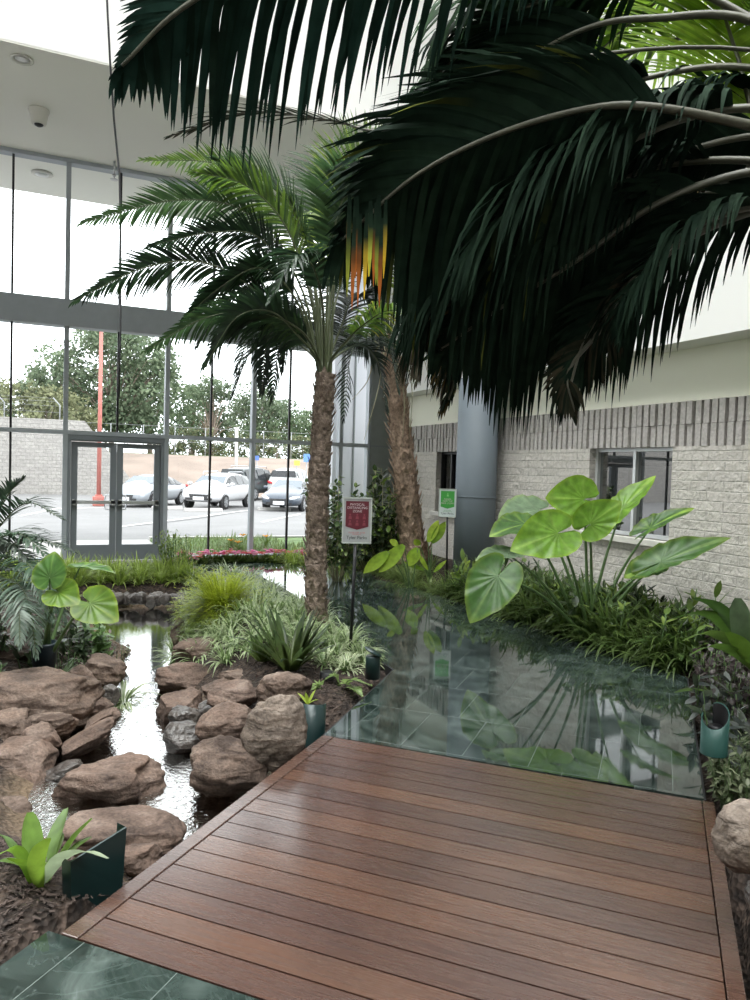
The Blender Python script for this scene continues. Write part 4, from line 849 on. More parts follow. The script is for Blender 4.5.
nest_fern(b, 4, .24, .03, (.05, .1, .02), (.1, .17, .03), 'bright green bird nest fern in mulch at lower left, one pale leaf curling right', 3, .7, 1.3, extra=[
 e([(38, 888, 2.95), (34, 855, 2.95), (32, 830, 3.0), (30, 812, 3.05)], .062, (.13, .22, .045)),
 e([(42, 888, 2.95), (50, 850, 3.0), (58, 825, 3.1), (66, 808, 3.2)], .05, (.12, .19, .06)),
 e([(44, 888, 2.9), (60, 858, 2.9), (74, 836, 2.95), (92, 818, 3.0)], .032, (.13, .22, .04)),
 e([(40, 885, 2.85), (60, 858, 2.8), (84, 850, 2.75), (107, 858, 2.72)], .04, (.26, .32, .2)),
 e([(36, 885, 2.85), (24, 858, 2.8), (12, 848, 2.8), (-4, 856, 2.8)], .05, (.15, .27, .03)),
 e([(34, 888, 2.85), (28, 868, 2.8), (22, 862, 2.75), (8, 858, 2.75)], .03, (.17, .3, .03)),
 e([(36, 888, 2.9), (22, 862, 2.95), (8, 838, 3.0), (-6, 832, 3.05)], .05, (.1, .18, .05)),
 e([(40, 888, 2.85), (36, 866, 2.75), (40, 848, 2.72), (48, 838, 2.72)], .032, (.2, .32, .04))])
b = P(742, 668, 5.2); b.z = bed(b.x, b.y)
nest_fern(b, 8, .55, .045, (.05, .1, .02), (.1, .17, .03), 'large dark green bird nest fern at the right edge, reaching toward the slate', 7, .5, 1.1, extra=[
 e([(748, 660, 5.1), (722, 622, 5.0), (700, 612, 4.95), (672, 618, 4.9)], .06, (.06, .12, .02)),
 e([(750, 665, 5.0), (728, 640, 4.9), (706, 632, 4.8), (684, 640, 4.75)], .055, (.1, .17, .03)),
 e([(752, 668, 5.0), (738, 630, 4.9), (716, 605, 4.9), (694, 598, 4.9)], .06, (.045, .095, .02)),
 e([(752, 668, 4.8), (744, 640, 4.7), (740, 614, 4.7), (738, 598, 4.7)], .07, (.09, .14, .07)),
 e([(755, 670, 4.8), (735, 652, 4.65), (712, 645, 4.6), (690, 655, 4.55)], .05, (.08, .15, .025)),
 e([(756, 672, 4.8), (748, 655, 4.6), (738, 640, 4.6), (728, 632, 4.6)], .06, (.1, .18, .025))])
# dark strap-leaved rosettes under the central palm
def rosette(base, n, L, w, c0, c1, label, seed, e0=.5, e1=1.35, bend=.7, name='bromeliad', group=None):
    t = thing(name, base, label, 'plant', group); rr = random.Random(seed)
    for i in range(n):
        g = MB(); a = rr.uniform(0, 6.283); c = mix(c0, c1, rr.random())
        blade(g, V(base)+V((math.cos(a)*.04, math.sin(a)*.04, 0)), a, rr.uniform(e0, e1), L*rr.uniform(.7, 1.15), w*rr.uniform(.8, 1.15), bend*rr.uniform(.4, 1.5), mix(c, (.2, .25, .05), .35), c, 8, .35, shape='strap', tip=.25); g.build('leaf', LEAFG, t, True, True)
    return t
b = P(290, 674, 5.75); b.z = bed(b.x, b.y)
rosette(b, 44, .5, .027, (.012, .024, .014), (.04, .07, .028), 'dark strap-leaved bromeliad rosette below the central palm, behind the right-hand boulders', 4, .7, 1.4)
b = P(262, 668, 6.0); b.z = bed(b.x, b.y)
rosette(b, 18, .26, .03, (.03, .06, .02), (.08, .13, .04), 'smaller rosette with shorter green straps left of the dark bromeliad', 6)
# fluffy bright mound on the island
b = P(222, 618, 7.6); t = thing('foxtail_fern', b, 'fluffy bright yellow-green rounded mound of fine foliage on the island', 'fern'); rr = random.Random(6); g = MB()
for i in range(1500):
    a = rr.uniform(0, 6.283); el = rr.uniform(.0, 1.35)
    c = mix((.07, .11, .015), (.42, .5, .04), smooth(.15, .9, el)*rr.uniform(.5, 1)); L = rr.uniform(.34, .54)  # steep sprays coloured bright, low ones dark: top light and underside shade painted in
    pts = blade_path(V(b)+V((math.cos(a)*.05, math.sin(a)*.05, .02)), a, el, L, 1.35, 6); sd = V((-math.sin(a), math.cos(a), 0))
    for k in range(2, 7):                       # little side needles
        for sg in (-1, 1):
            q = pts[k]; e_ = (sd*sg+ (pts[k]-pts[k-1]).normalized()*.9+UP*rr.uniform(-.3, .5)).normalized(); g.strip([q, q+e_*.035], [.004, .001], (pts[k]-pts[k-1]).normalized(), [c, mix(c, (.3, .38, .05), .3)])
    g.strip(pts, [.004, .004, .005, .005, .004, .003, .001], sd, [mix((.015, .02, .006), c, k/6) for k in range(7)])
g.build('foliage', LEAF, t, True, True)
# shrubs
b = P(338, 560, 10.6); b.z = .0; t = thing('camellia_shrub', b, 'loose broad-leaved shrub before the glass beside the central palm trunk', 'shrub'); rr = random.Random(8)
leafy_bush(t, P(338, 510, 10.6),   .5, .4, .62, 30, 30, .11, .036, [(.03, .07, .02), (.05, .1, .025), (.11, .18, .04), (.2, .28, .1), (.02, .05, .02)], rr)
b = P(386, 556, 11.6); b.z = .05; t = thing('camellia_shrub', b, 'dense dark leafy shrub in the corner between the two palms', 'shrub')
leafy_bush(t, P(384, 515, 11.6), .55, .35, .8, 40, 30, .12, .036, [(.02, .045, .018), (.035, .07, .02), (.015, .03, .015), (.12, .2, .03)], rr)
b = P(366, 560, 11.9); b.z = .0; t = thing('camellia_shrub', b, 'low dark shrub behind the red sign', 'shrub')
leafy_bush(t, P(362, 535, 11.8), .5, .3, .4, 20, 22, .1, .034, [(.02, .05, .02), (.05, .09, .03), (.03, .06, .02)], rr)
# trailing and ground plants on the left bank
b = P(92, 632, 6.5); b.z = bed(b.x, b.y)+.05; t = thing('leafy_groundcover', b, 'light green leafy plant on the left bank above the mossy stone', 'plant')
leafy_bush(t, P(92, 632, 6.5), .2, .16, .14, 9, 9, .11, .03, [(.1, .19, .06), (.14, .24, .08), (.06, .13, .03)], rr, 'stalk')
b = P(56, 672, 5.9); b.z = bed(b.x, b.y)+.03
rosette(b, 12, .2, .012, (.12, .2, .1), (.22, .3, .18), 'small pale green spiky rosette in front of the blue-black pot', 12, .6, 1.4, .5, 'spider_plant')
b = P(124, 668, 5.9); b.z = bed(b.x, b.y)+.1; t = thing('spider_plant', b, 'striped spider plant arching out over the stream from the mossy stone', 'plant')
g = MB(); rr2 = random.Random(14)
for i in range(46):
    a = rr2.uniform(0, 6.28); blade(g, b+V((0, 0, .02)), a, rr2.uniform(.5, 1.3), rr2.uniform(.18, .4), .009, rr2.uniform(1.8, 3.2), (.1, .17, .05), (.17, .24, .09), 8, edge=(.5, .52, .38))
g.build('foliage', LEAF, t, True, True)
# feathery young palm at the left edge
b = P(-34, 660, 6.0); b.z = bed(b.x, b.y); py_ = thing('pygmy_palm', b, 'feathery low palm with grey-green fronds at the left edge', 'palm')
g = MB(); g.tube([b-UP*.1, b+UP*.18, b+UP*.34], [.09, .075, .06], 10); g.build('trunk', M['trunk'], py_)
c0 = b+UP*.34
def FP(pts, seed, L=.3, w=.009, droop=1.1, c=((.03, .065, .035), (.07, .11, .07)), n=44, **k): frond(py_, [c0]+PD(*pts), L, w, n, droop, c[0], c[1], seed, r0=.009, t0=.22, **k)
FP([(-20, 560, 6.0), (5, 520, 6.0), (30, 503, 5.9), (64, 520, 5.8)], 1, .26, c=((.012, .025, .015), (.03, .05, .03)), droop=.7)
FP([(-20, 570, 6.0), (10, 545, 5.9), (40, 540, 5.8), (72, 552, 5.7)], 2, .28, c=((.012, .025, .015), (.03, .05, .03)), droop=.8)
FP([(-15, 585, 5.9), (12, 560, 5.7), (35, 572, 5.5), (52, 620, 5.4)], 3, .3, droop=1.4)
FP([(-15, 590, 5.8), (10, 580, 5.6), (28, 600, 5.4), (36, 655, 5.3)], 4, .3, droop=1.5, c=((.06, .1, .07), (.14, .18, .14)))
FP([(-20, 560, 6.1), (-5, 520, 6.2), (10, 492, 6.2), (24, 478, 6.2)], 5, .26, c=((.012, .025, .015), (.03, .05, .03)), droop=.6)
FP([(-10, 600, 5.7), (5, 592, 5.5), (18, 608, 5.3), (20, 645, 5.2)], 6, .28, droop=1.6, c=((.08, .12, .09), (.16, .2, .16)))
FP([(-25, 560, 5.9), (-5, 540, 5.8), (22, 535, 5.7), (50, 560, 5.6)], 7, .3, droop=1.0)
FP([(-20, 580, 6.2), (10, 570, 6.2), (45, 585, 6.2), (66, 625, 6.1)], 8, .28, droop=1.3)
FP([(-20, 590, 5.9), (0, 560, 5.8), (14, 545, 5.7), (40, 575, 5.6)], 9, .3, droop=1.2, c=((.1, .13, .1), (.2, .23, .2)))
# ------------------------------------------------------------------ repeated tufts
def field(name, protos, spots, label, cat, group, rr, sc=(.8, 1.25)):
    for i, (x, y) in enumerate(spots):
        src = protos[i % len(protos)]
        if i < len(protos): o = src
        else: o = copy_tree(src)
        o.location = (x, y, bed(x, y)); o.rotation_euler = (0, 0, rr.uniform(0, 6.28)); k = rr.uniform(*sc); o.scale = (k, k, k); tag(o, label, cat, group, 'thing')
def scatter_px(n, box, z, rr, ok=lambda x, y: True, gap=.08):
    out = []; tries = 0
    while len(out) < n and tries < 9000:
        tries += 1; p = G(rr.uniform(box[0], box[2]), rr.uniform(box[1], box[3]), z)
        if p.y > YG-.2 or p.x > XW-.3 or edged(PATH, p.x, p.y) < .07 or edged(POND, p.x, p.y) < .0 or not ok(p.x, p.y): continue
        if any((p.x-a)**2+(p.y-b_)**2 < gap*gap for a, b_ in out): continue
        out.append((p.x, p.y))
    return out
def scatter_xy(n, box, rr, ok=lambda x, y: True, gap=.1):
    out = []; tries = 0
    while len(out) < n and tries < 9000:
        tries += 1; x, y = rr.uniform(box[0], box[2]), rr.uniform(box[1], box[3])
        if y > YG-.2 or x > XW-.34 or (x-cc.x)**2+(y-cc.y)**2 < .75 or edged(PATH, x, y) < .07 or edged(POND, x, y) < .02 or not ok(x, y): continue
        if any((x-a)**2+(y-b_)**2 < gap*gap for a, b_ in out): continue
        out.append((x, y))
    return out
rr = random.Random(31); O0 = (0, 0, 0)
mk = lambda name, n, *a, **k: [grass_tuft(name, O0, *a[:4], rr, **k) if False else grass_tuft(name, O0, a[0], a[1], a[2], a[3], a[4], rr, **k) for _ in range(n)]
# striped grasses of the island
pr = mk('striped_grass', 4, 60, .3, .007, (.1, .17, .06), (.22, .3, .12), edge=(.5, .55, .36), e0=.4, e1=1.4, bend=2.4)
field('striped_grass', pr, scatter_xy(64, (1.05, 5.5, 2.75, 8.6), rr, lambda x, y: x > lerp(1.15, 1.2, (y-5.5)/3) and not ((x-1.62)**2+(y-7.6)**2 < .1) and y > 6.05-(x-1.6)*.55, .13), 'clump of thin green and white striped grass on the island bed around the central palm', 'grass', 'striped grass clumps on the island', rr, (.8, 1.2))
pr = mk('striped_grass', 2, 70, .26, .008, (.1, .17, .06), (.2, .27, .11), edge=(.6, .62, .45), e0=.3, e1=1.3, bend=2.6)
field('striped_grass', pr, [tuple(P(x, y, d)[:2]) for x, y, d in ((345, 668, 5.9), (325, 664, 6.0), (362, 655, 6.2), (338, 655, 6.3))], 'clump of white-edged grass around the foot of the red sign post', 'grass', 'white-edged grass at the red sign', rr, (.85, 1.15))
pr = mk('striped_grass', 3, 60, .27, .007, (.09, .14, .06), (.2, .26, .13), edge=(.45, .5, .36), e0=.4, e1=1.3, bend=2.2)
field('striped_grass', pr, scatter_xy(40, (1.7, 8.5, 2.7, 10.9), rr, gap=.16), 'clump of pale striped grass on the island behind the fluffy mound', 'grass', 'pale striped grass behind the mound', rr, (.9, 1.3))
# green border before the doors and windows
pr = mk('grass_clump', 3, 60, .34, .008, (.1, .16, .03), (.28, .36, .07), e0=.5, e1=1.45, bend=1.8)
field('grass_clump', pr, scatter_xy(46, (-.6, 10.62, 1.9, 11.3), rr, lambda x, y: y > 10.62, .17), 'clump of yellow-green grass in the border before the glass doors', 'grass', 'grass clumps before the doors', rr, (.8, 1.3))
pr = mk('grass_clump', 2, 50, .4, .008, (.1, .16, .03), (.28, .36, .07), e0=.6, e1=1.45, bend=1.6)
field('grass_clump', pr, scatter_xy(26, (-3.2, 9.0, .45, 12.0), rr, gap=.22), 'clump of green grass in the left bed toward the glass wall', 'grass', 'grass clumps in the left bed', rr, (.8, 1.4))
b = V((1.75, 11.05, bed(1.75, 11.05))); t = thing('fern_bush', b, 'airy yellow-green bush before the right-hand door post', 'shrub')
leafy_bush(t, b+V((0, 0, .42)), .35, .25, .35, 26, 22, .075, .012, [(.12, .18, .03), (.18, .24, .05), (.08, .13, .03)], rr, 'stalk')
# lime grass at the palm corner and along the right bed edge
pr = mk('lime_grass', 3, 60, .34, .008, (.16, .24, .04), (.34, .43, .08), e0=.5, e1=1.4, bend=2.0)
field('lime_grass', pr, scatter_xy(34, (3.5, 11.1, 5.3, 12.15), rr, lambda x, y: x-3.5 > (12.3-y)*.9-.2, .17), 'clump of lime green grass in the far corner bed by the glass', 'grass', 'lime grass clumps in the far corner', rr, (.8, 1.2))
pr = mk('mondo_grass', 3, 70, .36, .007, (.08, .13, .035), (.22, .28, .09), edge=None, e0=.4, e1=1.4, bend=2.3)
field('mondo_grass', pr, scatter_xy(44, (4.7, 8.3, 5.5, 11.2), rr, gap=.17), 'clump of arching grass along the slate edge in front of the column', 'grass', 'arching grass before the column', rr, (.8, 1.2))
# right-hand bed: dark arching tufts, ferns and leafy plants
pr = mk('lily_turf', 4, 56, .46, .0095, (.032, .062, .018), (.11, .165, .04), e0=.5, e1=1.45, bend=2.2)
field('lily_turf', pr, scatter_xy(92, (4.82, 4.6, 5.38, 8.5), rr, gap=.13), 'clump of dark arching lily turf in the bed below the right window', 'grass', 'lily turf below the right window', rr, (.8, 1.45))
def bushlet(cols, L, w, seed, n=10, k=9):
    t = thing('leafy_groundcover', O0, 'x', 'plant'); leafy_bush(t, (0, 0, .2), .2, .2, .2, n, k, L, w, cols, random.Random(seed), 'stalk'); return t
pr = [bushlet([(.03, .06, .02), (.06, .11, .03), (.1, .17, .03), (.17, .24, .05)], .1, .02, 40+i) for i in range(3)]
field('leafy_groundcover', pr, scatter_xy(40, (4.9, 4.5, 5.35, 8.2), rr, gap=.2), 'small leafy green plant among the lily turf below the right window', 'plant', 'leafy plants below the right window', rr, (1.0, 1.7))
pr = [bushlet([(.018, .035, .018), (.03, .055, .025), (.012, .02, .012)], .14, .012, 50+i, 16, 10) for i in range(2)]
field('leafy_groundcover', pr, scatter_xy(18, (5.25, 4.2, 5.5, 8.8), rr, gap=.25), 'dark fine-leaved plant against the foot of the block wall', 'plant', 'dark fine-leaved plants along the block wall', rr, (.9, 1.3))
pr = [bushlet([(.026, .013, .02), (.016, .01, .014), (.05, .032, .042), (.1, .082, .09)], .07, .022, 60+i, 12, 9) for i in range(3)]
R_OK = lambda x, y: (x-y)/S2 > .42 and edged(PATH, x, y) > .12
field('leafy_groundcover', pr, scatter_px(34, (684, 640, 765, 745), .05, rr, R_OK, .12), 'dark purple-leaved groundcover at the right edge of the slate', 'plant', 'purple groundcover beside the slate', rr, (.6, 1.0))
pr = [bushlet([(.02, .03, .03), (.05, .065, .07), (.2, .22, .22), (.03, .05, .03)], .13, .03, 70+i, 8, 6) for i in range(2)]
field('leafy_groundcover', pr, [tuple(P(x, y, d)[:2]) for x, y, d in ((745, 700, 4.0), (738, 690, 4.3), (752, 722, 3.8), (728, 655, 4.7), (716, 650, 4.9))], 'dark plant with broad silvery leaves beside the green light shield', 'plant', 'silvery-leaved plants by the shield', rr, (.7, 1.0))
pr = [bushlet([(.09, .12, .06), (.16, .19, .11), (.24, .27, .17), (.06, .09, .04)], .075, .016, 80+i, 26, 14) for i in range(2)]
field('leafy_groundcover', pr, [tuple(G(x, y, .05)[:2]) for x, y in ((730, 778), (746, 772), (736, 792), (752, 786), (728, 766), (756, 800), (742, 760))], 'pale grey-green bushy plant between the deck corner and the granite boulder', 'plant', 'grey-green plants by the granite boulder', rr, (.55, .7))
# feathery ferns
def fern_clump(seed, n, L):
    t = thing('sword_fern', O0, 'x', 'fern'); rr = random.Random(seed)
    for i in range(n):
        a = 6.283*i/n+rr.uniform(-.3, .3); q = blade_path(V((math.cos(a)*.02, math.sin(a)*.02, 0)), a, rr.uniform(.7, 1.3), L*rr.uniform(.75, 1.1), 1.7, 4)
        frond(t, q, .075, .008, 30, .3, (.03, .065, .018), (.075, .13, .03), seed*20+i, t0=.12, r0=.004, rtip=.0015, rmat='rach')
    return t
pr = [fern_clump(7, 11, .55), fern_clump(8, 13, .5)]
field('sword_fern', pr, [(5.05, 5.3), (5.1, 6.3), (5.2, 7.5), (5.3, 5.9), (5.0, 7.9), (5.25, 4.9), (5.35, 6.9), (5.0, 4.75)], 'feathery dark fern among the lily turf below the right window', 'fern', 'ferns below the right window', rr, (.9, 1.35))
# left shady bed
pr = [bushlet([(.03, .06, .025), (.05, .09, .04), (.02, .04, .02)], .1, .022, 90+i) for i in range(3)]
field('leafy_groundcover', pr, scatter_xy(30, (-2.6, 5.6, .3, 9.2), rr, lambda x, y: edged(POND, x, y) > .25, .28), 'small dark leafy plant in the shaded left bed under the feathery palm', 'plant', 'dark leafy plants in the left bed', rr, (.7, 1.3))
pr = [bushlet([(.045, .03, .03), (.08, .05, .05), (.03, .04, .025)], .06, .018, 95+i, 9, 8) for i in range(2)]
field('leafy_groundcover', pr, scatter_px(16, (55, 625, 120, 668), .05, rr, lambda x, y: edged(POND, x, y) > .12, .13), 'small reddish groundcover between the pot and the stream', 'plant', 'reddish groundcover on the left bank', rr, (.5, .8))
b = P(352, 690, 5.5); b.z = bed(b.x, b.y)
t = thing('sword_fern', b, 'pale fern with toothed fronds lying over the mulch by the slate corner', 'fern'); 
for i, q in enumerate([((325, 690, 5.4), (318, 685, 5.4), (306, 694, 5.3)), ((346, 684, 5.4), (352, 680, 5.3), (372, 686, 5.3)), ((340, 685, 5.5), (334, 676, 5.5), (322, 682, 5.5)), ((352, 688, 5.3), (356, 690, 5.25), (362, 696, 5.2))]):
    frond(t, [b]+PD(*q), .06, .011, 20, .4, (.14, .22, .06), (.24, .32, .12), 70+i, t0=.12, r0=.004)
b = P(308, 700, 4.9); b.z = P(308, 700, 4.9).z
t = thing('seedling', b, 'tiny yellow-green sprout at the rim of the dark curved shield', 'plant'); g = MB()
for a, el in ((.3, 1.1), (2.2, .8), (4.0, 1.2), (5.2, .7)): blade(g, b-UP*.03, a, el, .11, .014, .8, (.3, .38, .05), (.28, .38, .05), 5, shape='lance')
g.build('foliage', LEAF, t, True, True)
# bedding flowers along the foot of the glass
def flower_plant(cols, seed):
    t = thing('bedding_flower', O0, 'x', 'flower'); rr = random.Random(seed); g = MB()
    for i in range(36):
        a = rr.uniform(0, 6.28); blade(g, V((math.cos(a)*.05, math.sin(a)*.05, 0)), a, rr.uniform(.3, 1.3), rr.uniform(.1, .18), .018, 1.0, (.04, .08, .02), (.09, .14, .03), 4, shape='lance')
    g.build('foliage', LEAF, t, True, True)
    for i in range(8):
        g = MB(); c = rr.choice(cols); a = rr.uniform(0, 6.28); r_ = rr.uniform(.0, .11); p = V((math.cos(a)*r_, math.sin(a)*r_, rr.uniform(.14, .2)))
        for k in range(5):
            aa = k*1.257+a; oval_leaf(g, p, V((math.cos(aa), math.sin(aa), .25)).normalized(), V((0, 0, 1)), .04, .017, c, c, 3, .2)
        g.build('flower_head', PETAL, t, True, True)
    return t
pr = [flower_plant([(.62, .06, .22), (.7, .12, .35), (.5, .03, .08)], 1), flower_plant([(.75, .3, .5), (.6, .05, .25)], 2), flower_plant([(.5, .02, .06), (.66, .12, .1)], 3)]
sp = []
for i in range(52): sp.append((lerp(1.95, 4.1, (i//2)/25)+rr.uniform(-.03, .03), (12.36 if i % 2 else 12.2)+rr.uniform(-.05, .05)))
field('bedding_flower', pr, sp, 'low pink and red bedding flower in the row at the foot of the glass', 'flower', 'pink and red bedding flowers', rr, (.85, 1.1))
# ================================================================== LIGHT SHIELDS AND SIGNS
def curved_shield(px, py, d, w, h, label, mat, a0=-2.4, a1=.3, dip=0.0):
    c = P(px, py, d); r = w*d/FPX/2; hh = h*d/FPX; t = thing('light_shield', (c.x, c.y, c.z-hh), label, 'shield'); g = MB(); base = math.atan2(-cf.y, -cf.x); n = 20
    for rad in (r, r-.006):
        for i in range(n+1):
            a = base+lerp(a0, a1, i/n)
            for z in (c.z-hh, c.z+.02*math.sin(i/n*3.14)-dip*hh*(.5+.5*math.cos(a-base+.5))): g.vert((c.x+rad*math.cos(a), c.y+rad*math.sin(a), z))
    m = (n+1)*2
    for i in range(n):
        a = i*2; g.face(a, a+2, a+3, a+1); g.face(m+a, m+a+1, m+a+3, m+a+2); g.face(a+1, a+3, m+a+3, m+a+1)
    g.build('shield_sheet', M[mat], t)
    k_ = MB(); k_.v = [V((c.x+(p.x-c.x)*.985, c.y+(p.y-c.y)*.985, p.z-.004)) for p in g.v[m:]]; k_.c = [(0, 0, 0)]*len(k_.v); k_.f = [(i*2, i*2+2, i*2+3, i*2+1) for i in range(n)]; k_.build('shield_inner_shade', M['black'], t)  # black inner skin stands in for the shade inside the shield
    s = MB(); s.lathe([(r*.55, -hh), (r*.55, -hh*.45), (r*.5, -hh*.4), (.002, -hh*.42)], c, 16); s.build('lamp_can', M['black'], t)
    return t
curved_shield(313, 704, 4.75, 26, 46, 'dark green curved metal shield between the upright boulder and the slate corner', 'shield', -2.2, 1.8)
curved_shield(716, 706, 3.75, 26, 48, 'teal green half-round metal shield among the purple groundcover at the right edge', 'teal', -2.3, 2.9, .5)
p = P(373, 657, 5.55); t = thing('light_can', (p.x, p.y, 0), 'small black ground light with a slanted top beside the slate corner', 'light'); r_ = .055
g = MB(); g.lathe([(r_, -.16), (r_, .0), (r_*.9, .012), (.002, .012)], p, 18); g.build('can', M['shield'], t)
g = MB(); hx_ = V((cr0.x, cr0.y, 0)); hy_ = V((-cr0.y, cr0.x, 0)); g.v = []; n_ = 18
for zz in (0, .012):
    for k in range(n_): aa = 6.283*k/n_; g.vert(p+hx_*(math.cos(aa)*.064)+hy_*(math.sin(aa)*.064)+UP*(.035+zz-.03*math.cos(aa)))
for k in range(n_): q = (k+1) % n_; g.face(k, q, n_+q, n_+k)
g.face(*range(n_-1, -1, -1)); g.face(*range(n_, 2*n_)); g.build('slanted_lid', M['shield'], t)
p = P(327, 676, 5.6); t = thing('light_can', (p.x, p.y, 0), 'small black ground light hidden between the dark rosette and the striped grass', 'light')
g = MB(); g.lathe([(r_, -.12), (r_, .03), (r_*.8, .035), (.002, .03)], p, 18); g.build('can', M['black'], t)
# flat folded shield at the lower left
a, b_, c_, d_ = P(70, 862, 2.78), P(72, 918, 2.78), P(122, 876, 2.95), P(126, 827, 2.95)
t = thing('light_shield', (b_.x, b_.y, b_.z), 'flat dark green sheet-metal shield standing by the lower left deck edge', 'shield'); g = MB()
n_ = (d_-a).cross(b_-a).normalized()*.005
for k in (-1, 1):
    for q in (a, b_-UP*.06, c_-UP*.05, d_): g.vert(q+n_*k)
for q in ((0, 1, 2, 3), (7, 6, 5, 4), (0, 4, 5, 1), (1, 5, 6, 2), (2, 6, 7, 3), (3, 7, 4, 0)): g.face(*q)
g.build('shield_sheet', M['shield'], t, False)
f_ = n_.normalized()*(-.07)
if f_.dot(to_eye(a)) > 0: f_ = -f_

for q0, q1 in ((a, b_-UP*.06), (d_, c_-UP*.05)): g = MB(); g.quad(q0, q1, q1+f_, q0+f_); g.build('shield_return', M['shield'], t, False)
# signs
def letters(txt, size, origin, rx, parent, name, mat, n, bold=0.0):
    cu_ = bpy.data.curves.new('tmp', 'FONT'); cu_.body = txt; cu_.size = size; cu_.align_x = 'CENTER'; cu_.align_y = 'CENTER'; cu_.offset = bold
    o = bpy.data.objects.new('tmp', cu_); C.objects.link(o); dg = bpy.context.evaluated_depsgraph_get(); me = bpy.data.meshes.new_from_object(o.evaluated_get(dg)); C.objects.unlink(o); bpy.data.objects.remove(o); bpy.data.curves.remove(cu_)
    org = parent.location if parent.parent is None else parent.parent.location
    for v in me.vertices: v.co = V(origin)+rx*v.co.x+UP*v.co.y+n*.0-org
    me.name = name; me.materials.clear(); me.materials.append(mat); ob = bpy.data.objects.new(name, me); C.objects.link(ob); ob.parent = parent; return ob
SW = simple('sign_face', (.3, .315, .31), .35); SR = simple('sign_red', (.085, .006, .014), .35); SGn = simple('sign_green', (.05, .3, .05), .35); SWt = simple('sign_print_white', (.5, .42, .43), .5); SK_ = simple('sign_print_dark', (.02, .025, .03), .5); SPk = simple('sign_print_pink', (.42, .1, .13), .5); SWg = simple('sign_face_bright', (.55, .61, .61), .35); SFr = simple('sign_frame', (.45, .48, .45), .35, .3)
SGi = simple('sign_icon_pale', (.17, .035, .05), .5); SGg = simple('sign_icon_green', (.2, .5, .17), .5)
def sign(base, c, W, H, label, col, yaw, lines, ly, tail, face, icons):
    t = thing('information_sign', base, label, 'sign'); n = V((math.cos(yaw), math.sin(yaw), 0)); rx = V((-n.y, n.x, 0)); mp = lambda x, y, o: c+rx*(x*W)+UP*(y*H)+n*o
    g = MB(); g.tube([V(base)-UP*.12, V((c.x, c.y, c.z))-n*.022], .0145, 10); g.build('post', M['black'], t)
    g = MB(); k = MB()
    def slab(m, x0, y0, x1, y1, o0, o1):
        q = len(m.v)
        for o in (o0, o1):
            for x, y in ((x0, y0), (x1, y0), (x1, y1), (x0, y1)): m.vert(mp(x, y, o))
        for f in ((3, 2, 1, 0), (4, 5, 6, 7), (0, 1, 5, 4), (1, 2, 6, 5), (2, 3, 7, 6), (3, 0, 4, 7)): m.face(*[q+i for i in f])
    slab(g, -.5, -.5, .5, .5, -.006, .006); pn = g.build('panel', face, t, False)
    for q in ((-.5, -.5, -.46, .5), (.46, -.5, .5, .5), (-.46, .472, .46, .5), (-.46, -.5, .46, -.472)): slab(k, *q, -.008, .012)
    k.build('panel_frame', SFr, pn, False)
    g = MB(); g.poly([mp(x, y, .008) for x, y in ((-.39, .42), (-.39, -.13), (0, -.2), (.39, -.13), (.39, .42))]); g.build('coloured_field', col, pn, False)
    for (s_, sz), y in zip(lines, ly): letters(s_, sz*H, mp(0, y, .0095), rx, pn, 'lettering', SWt, n)
    letters(tail[0], .042*H, mp(0, -.262, .0085), rx, pn, 'lettering', tail[2], n); letters(tail[1], .04*H, mp(0, -.3, .0085), rx, pn, 'lettering', tail[2], n)
    letters('Tyler Parks', .098*H, mp(0, -.37, .0085), rx, pn, 'lettering', SK_, n)
    for (x, y, im) in icons:                        # small round-headed figures
        g = MB(); g.poly([mp(x+.035*math.cos(a*.63), y+.045+.023*math.sin(a*.63), .0095) for a in range(10)]); g.poly([mp(x-.06, y-.05, .0095), mp(x+.06, y-.05, .0095), mp(x+.045, y+.015, .0095), mp(x-.045, y+.015, .0095)]); g.build('pictogram', im, pn, False)
    return t
b = G(350, 652, .03); d = depth(b); c = P(357, 520.5, d-.02)
ey = to_eye(c); yaw = math.atan2(ey.y, ey.x)
sign(b, c, 29.5*d/FPX, 46*d/FPX, 'red and grey information sign on a black post beside the central palm', SR, yaw+.12, [('PHYSICAL', .074), ('DISTANCING', .074), ('ZONE', .074)], (.345, .275, .2), ('PLEASE KEEP YOUR', 'DISTANCE', SPk), SW, [(x, y, SGi) for x in (-.24, 0, .24) for y in (.08, -.06)])
b = P(447, 578, 10.6); b.z = bed(b.x, b.y); d = depth(b); c = P(447.5, 503, d-.02)
ey = to_eye(c); yaw = math.atan2(ey.y, ey.x)
sign(b, c, 17.5*d/FPX, 28.5*d/FPX, 'green and white information sign on a black post in front of the column', SGn, yaw+.05, [('PLEASE', .08), ('KEEP THE', .08), ('AREA CLEAN', .08)], (.13, .06, -.01), ('PLEASE KEEP', 'THE AREA CLEAN', SGn), SWg, [(0, .28, SGg)])
# ================================================================== OUTSIDE
def gz(y): return -.02-.28*smooth(14.5, 27, y)
g = MB(); ys = [YG-.1, 14, 15.2, 17, 19, 21, 24, 27, 34, 46]
for y in ys:
    for x in (-40, 0, 40): g.vert((x, y, gz(y)))
for j in range(len(ys)-1):
    for i in range(2): a = j*3+i; g.face(a, a+1, a+4, a+3)
struct('ground_outside', g, M['asphalt'], shade=True)
g = MB(); g.box((-9, YG+.08, -.2), (1.95, 15.9, .0)); struct('floor_outside', g, M['conc'])
g = MB(); g.box((1.95, YG+.08, -.2), (16, 15.75, .05)); struct('ground_lawn', g, M['lawn'])
g = MB(); g.box((1.95, 15.75, -.2), (16, 15.95, .08)); g.box((-20, 15.9, -.3), (1.95, 16.1, .0)); struct('kerb', g, M['conc'])
g = MB(); HY = [(45.5, -.3), (50, .35), (56, 1.7), (60, 2.3), (60.5, 2.35)]
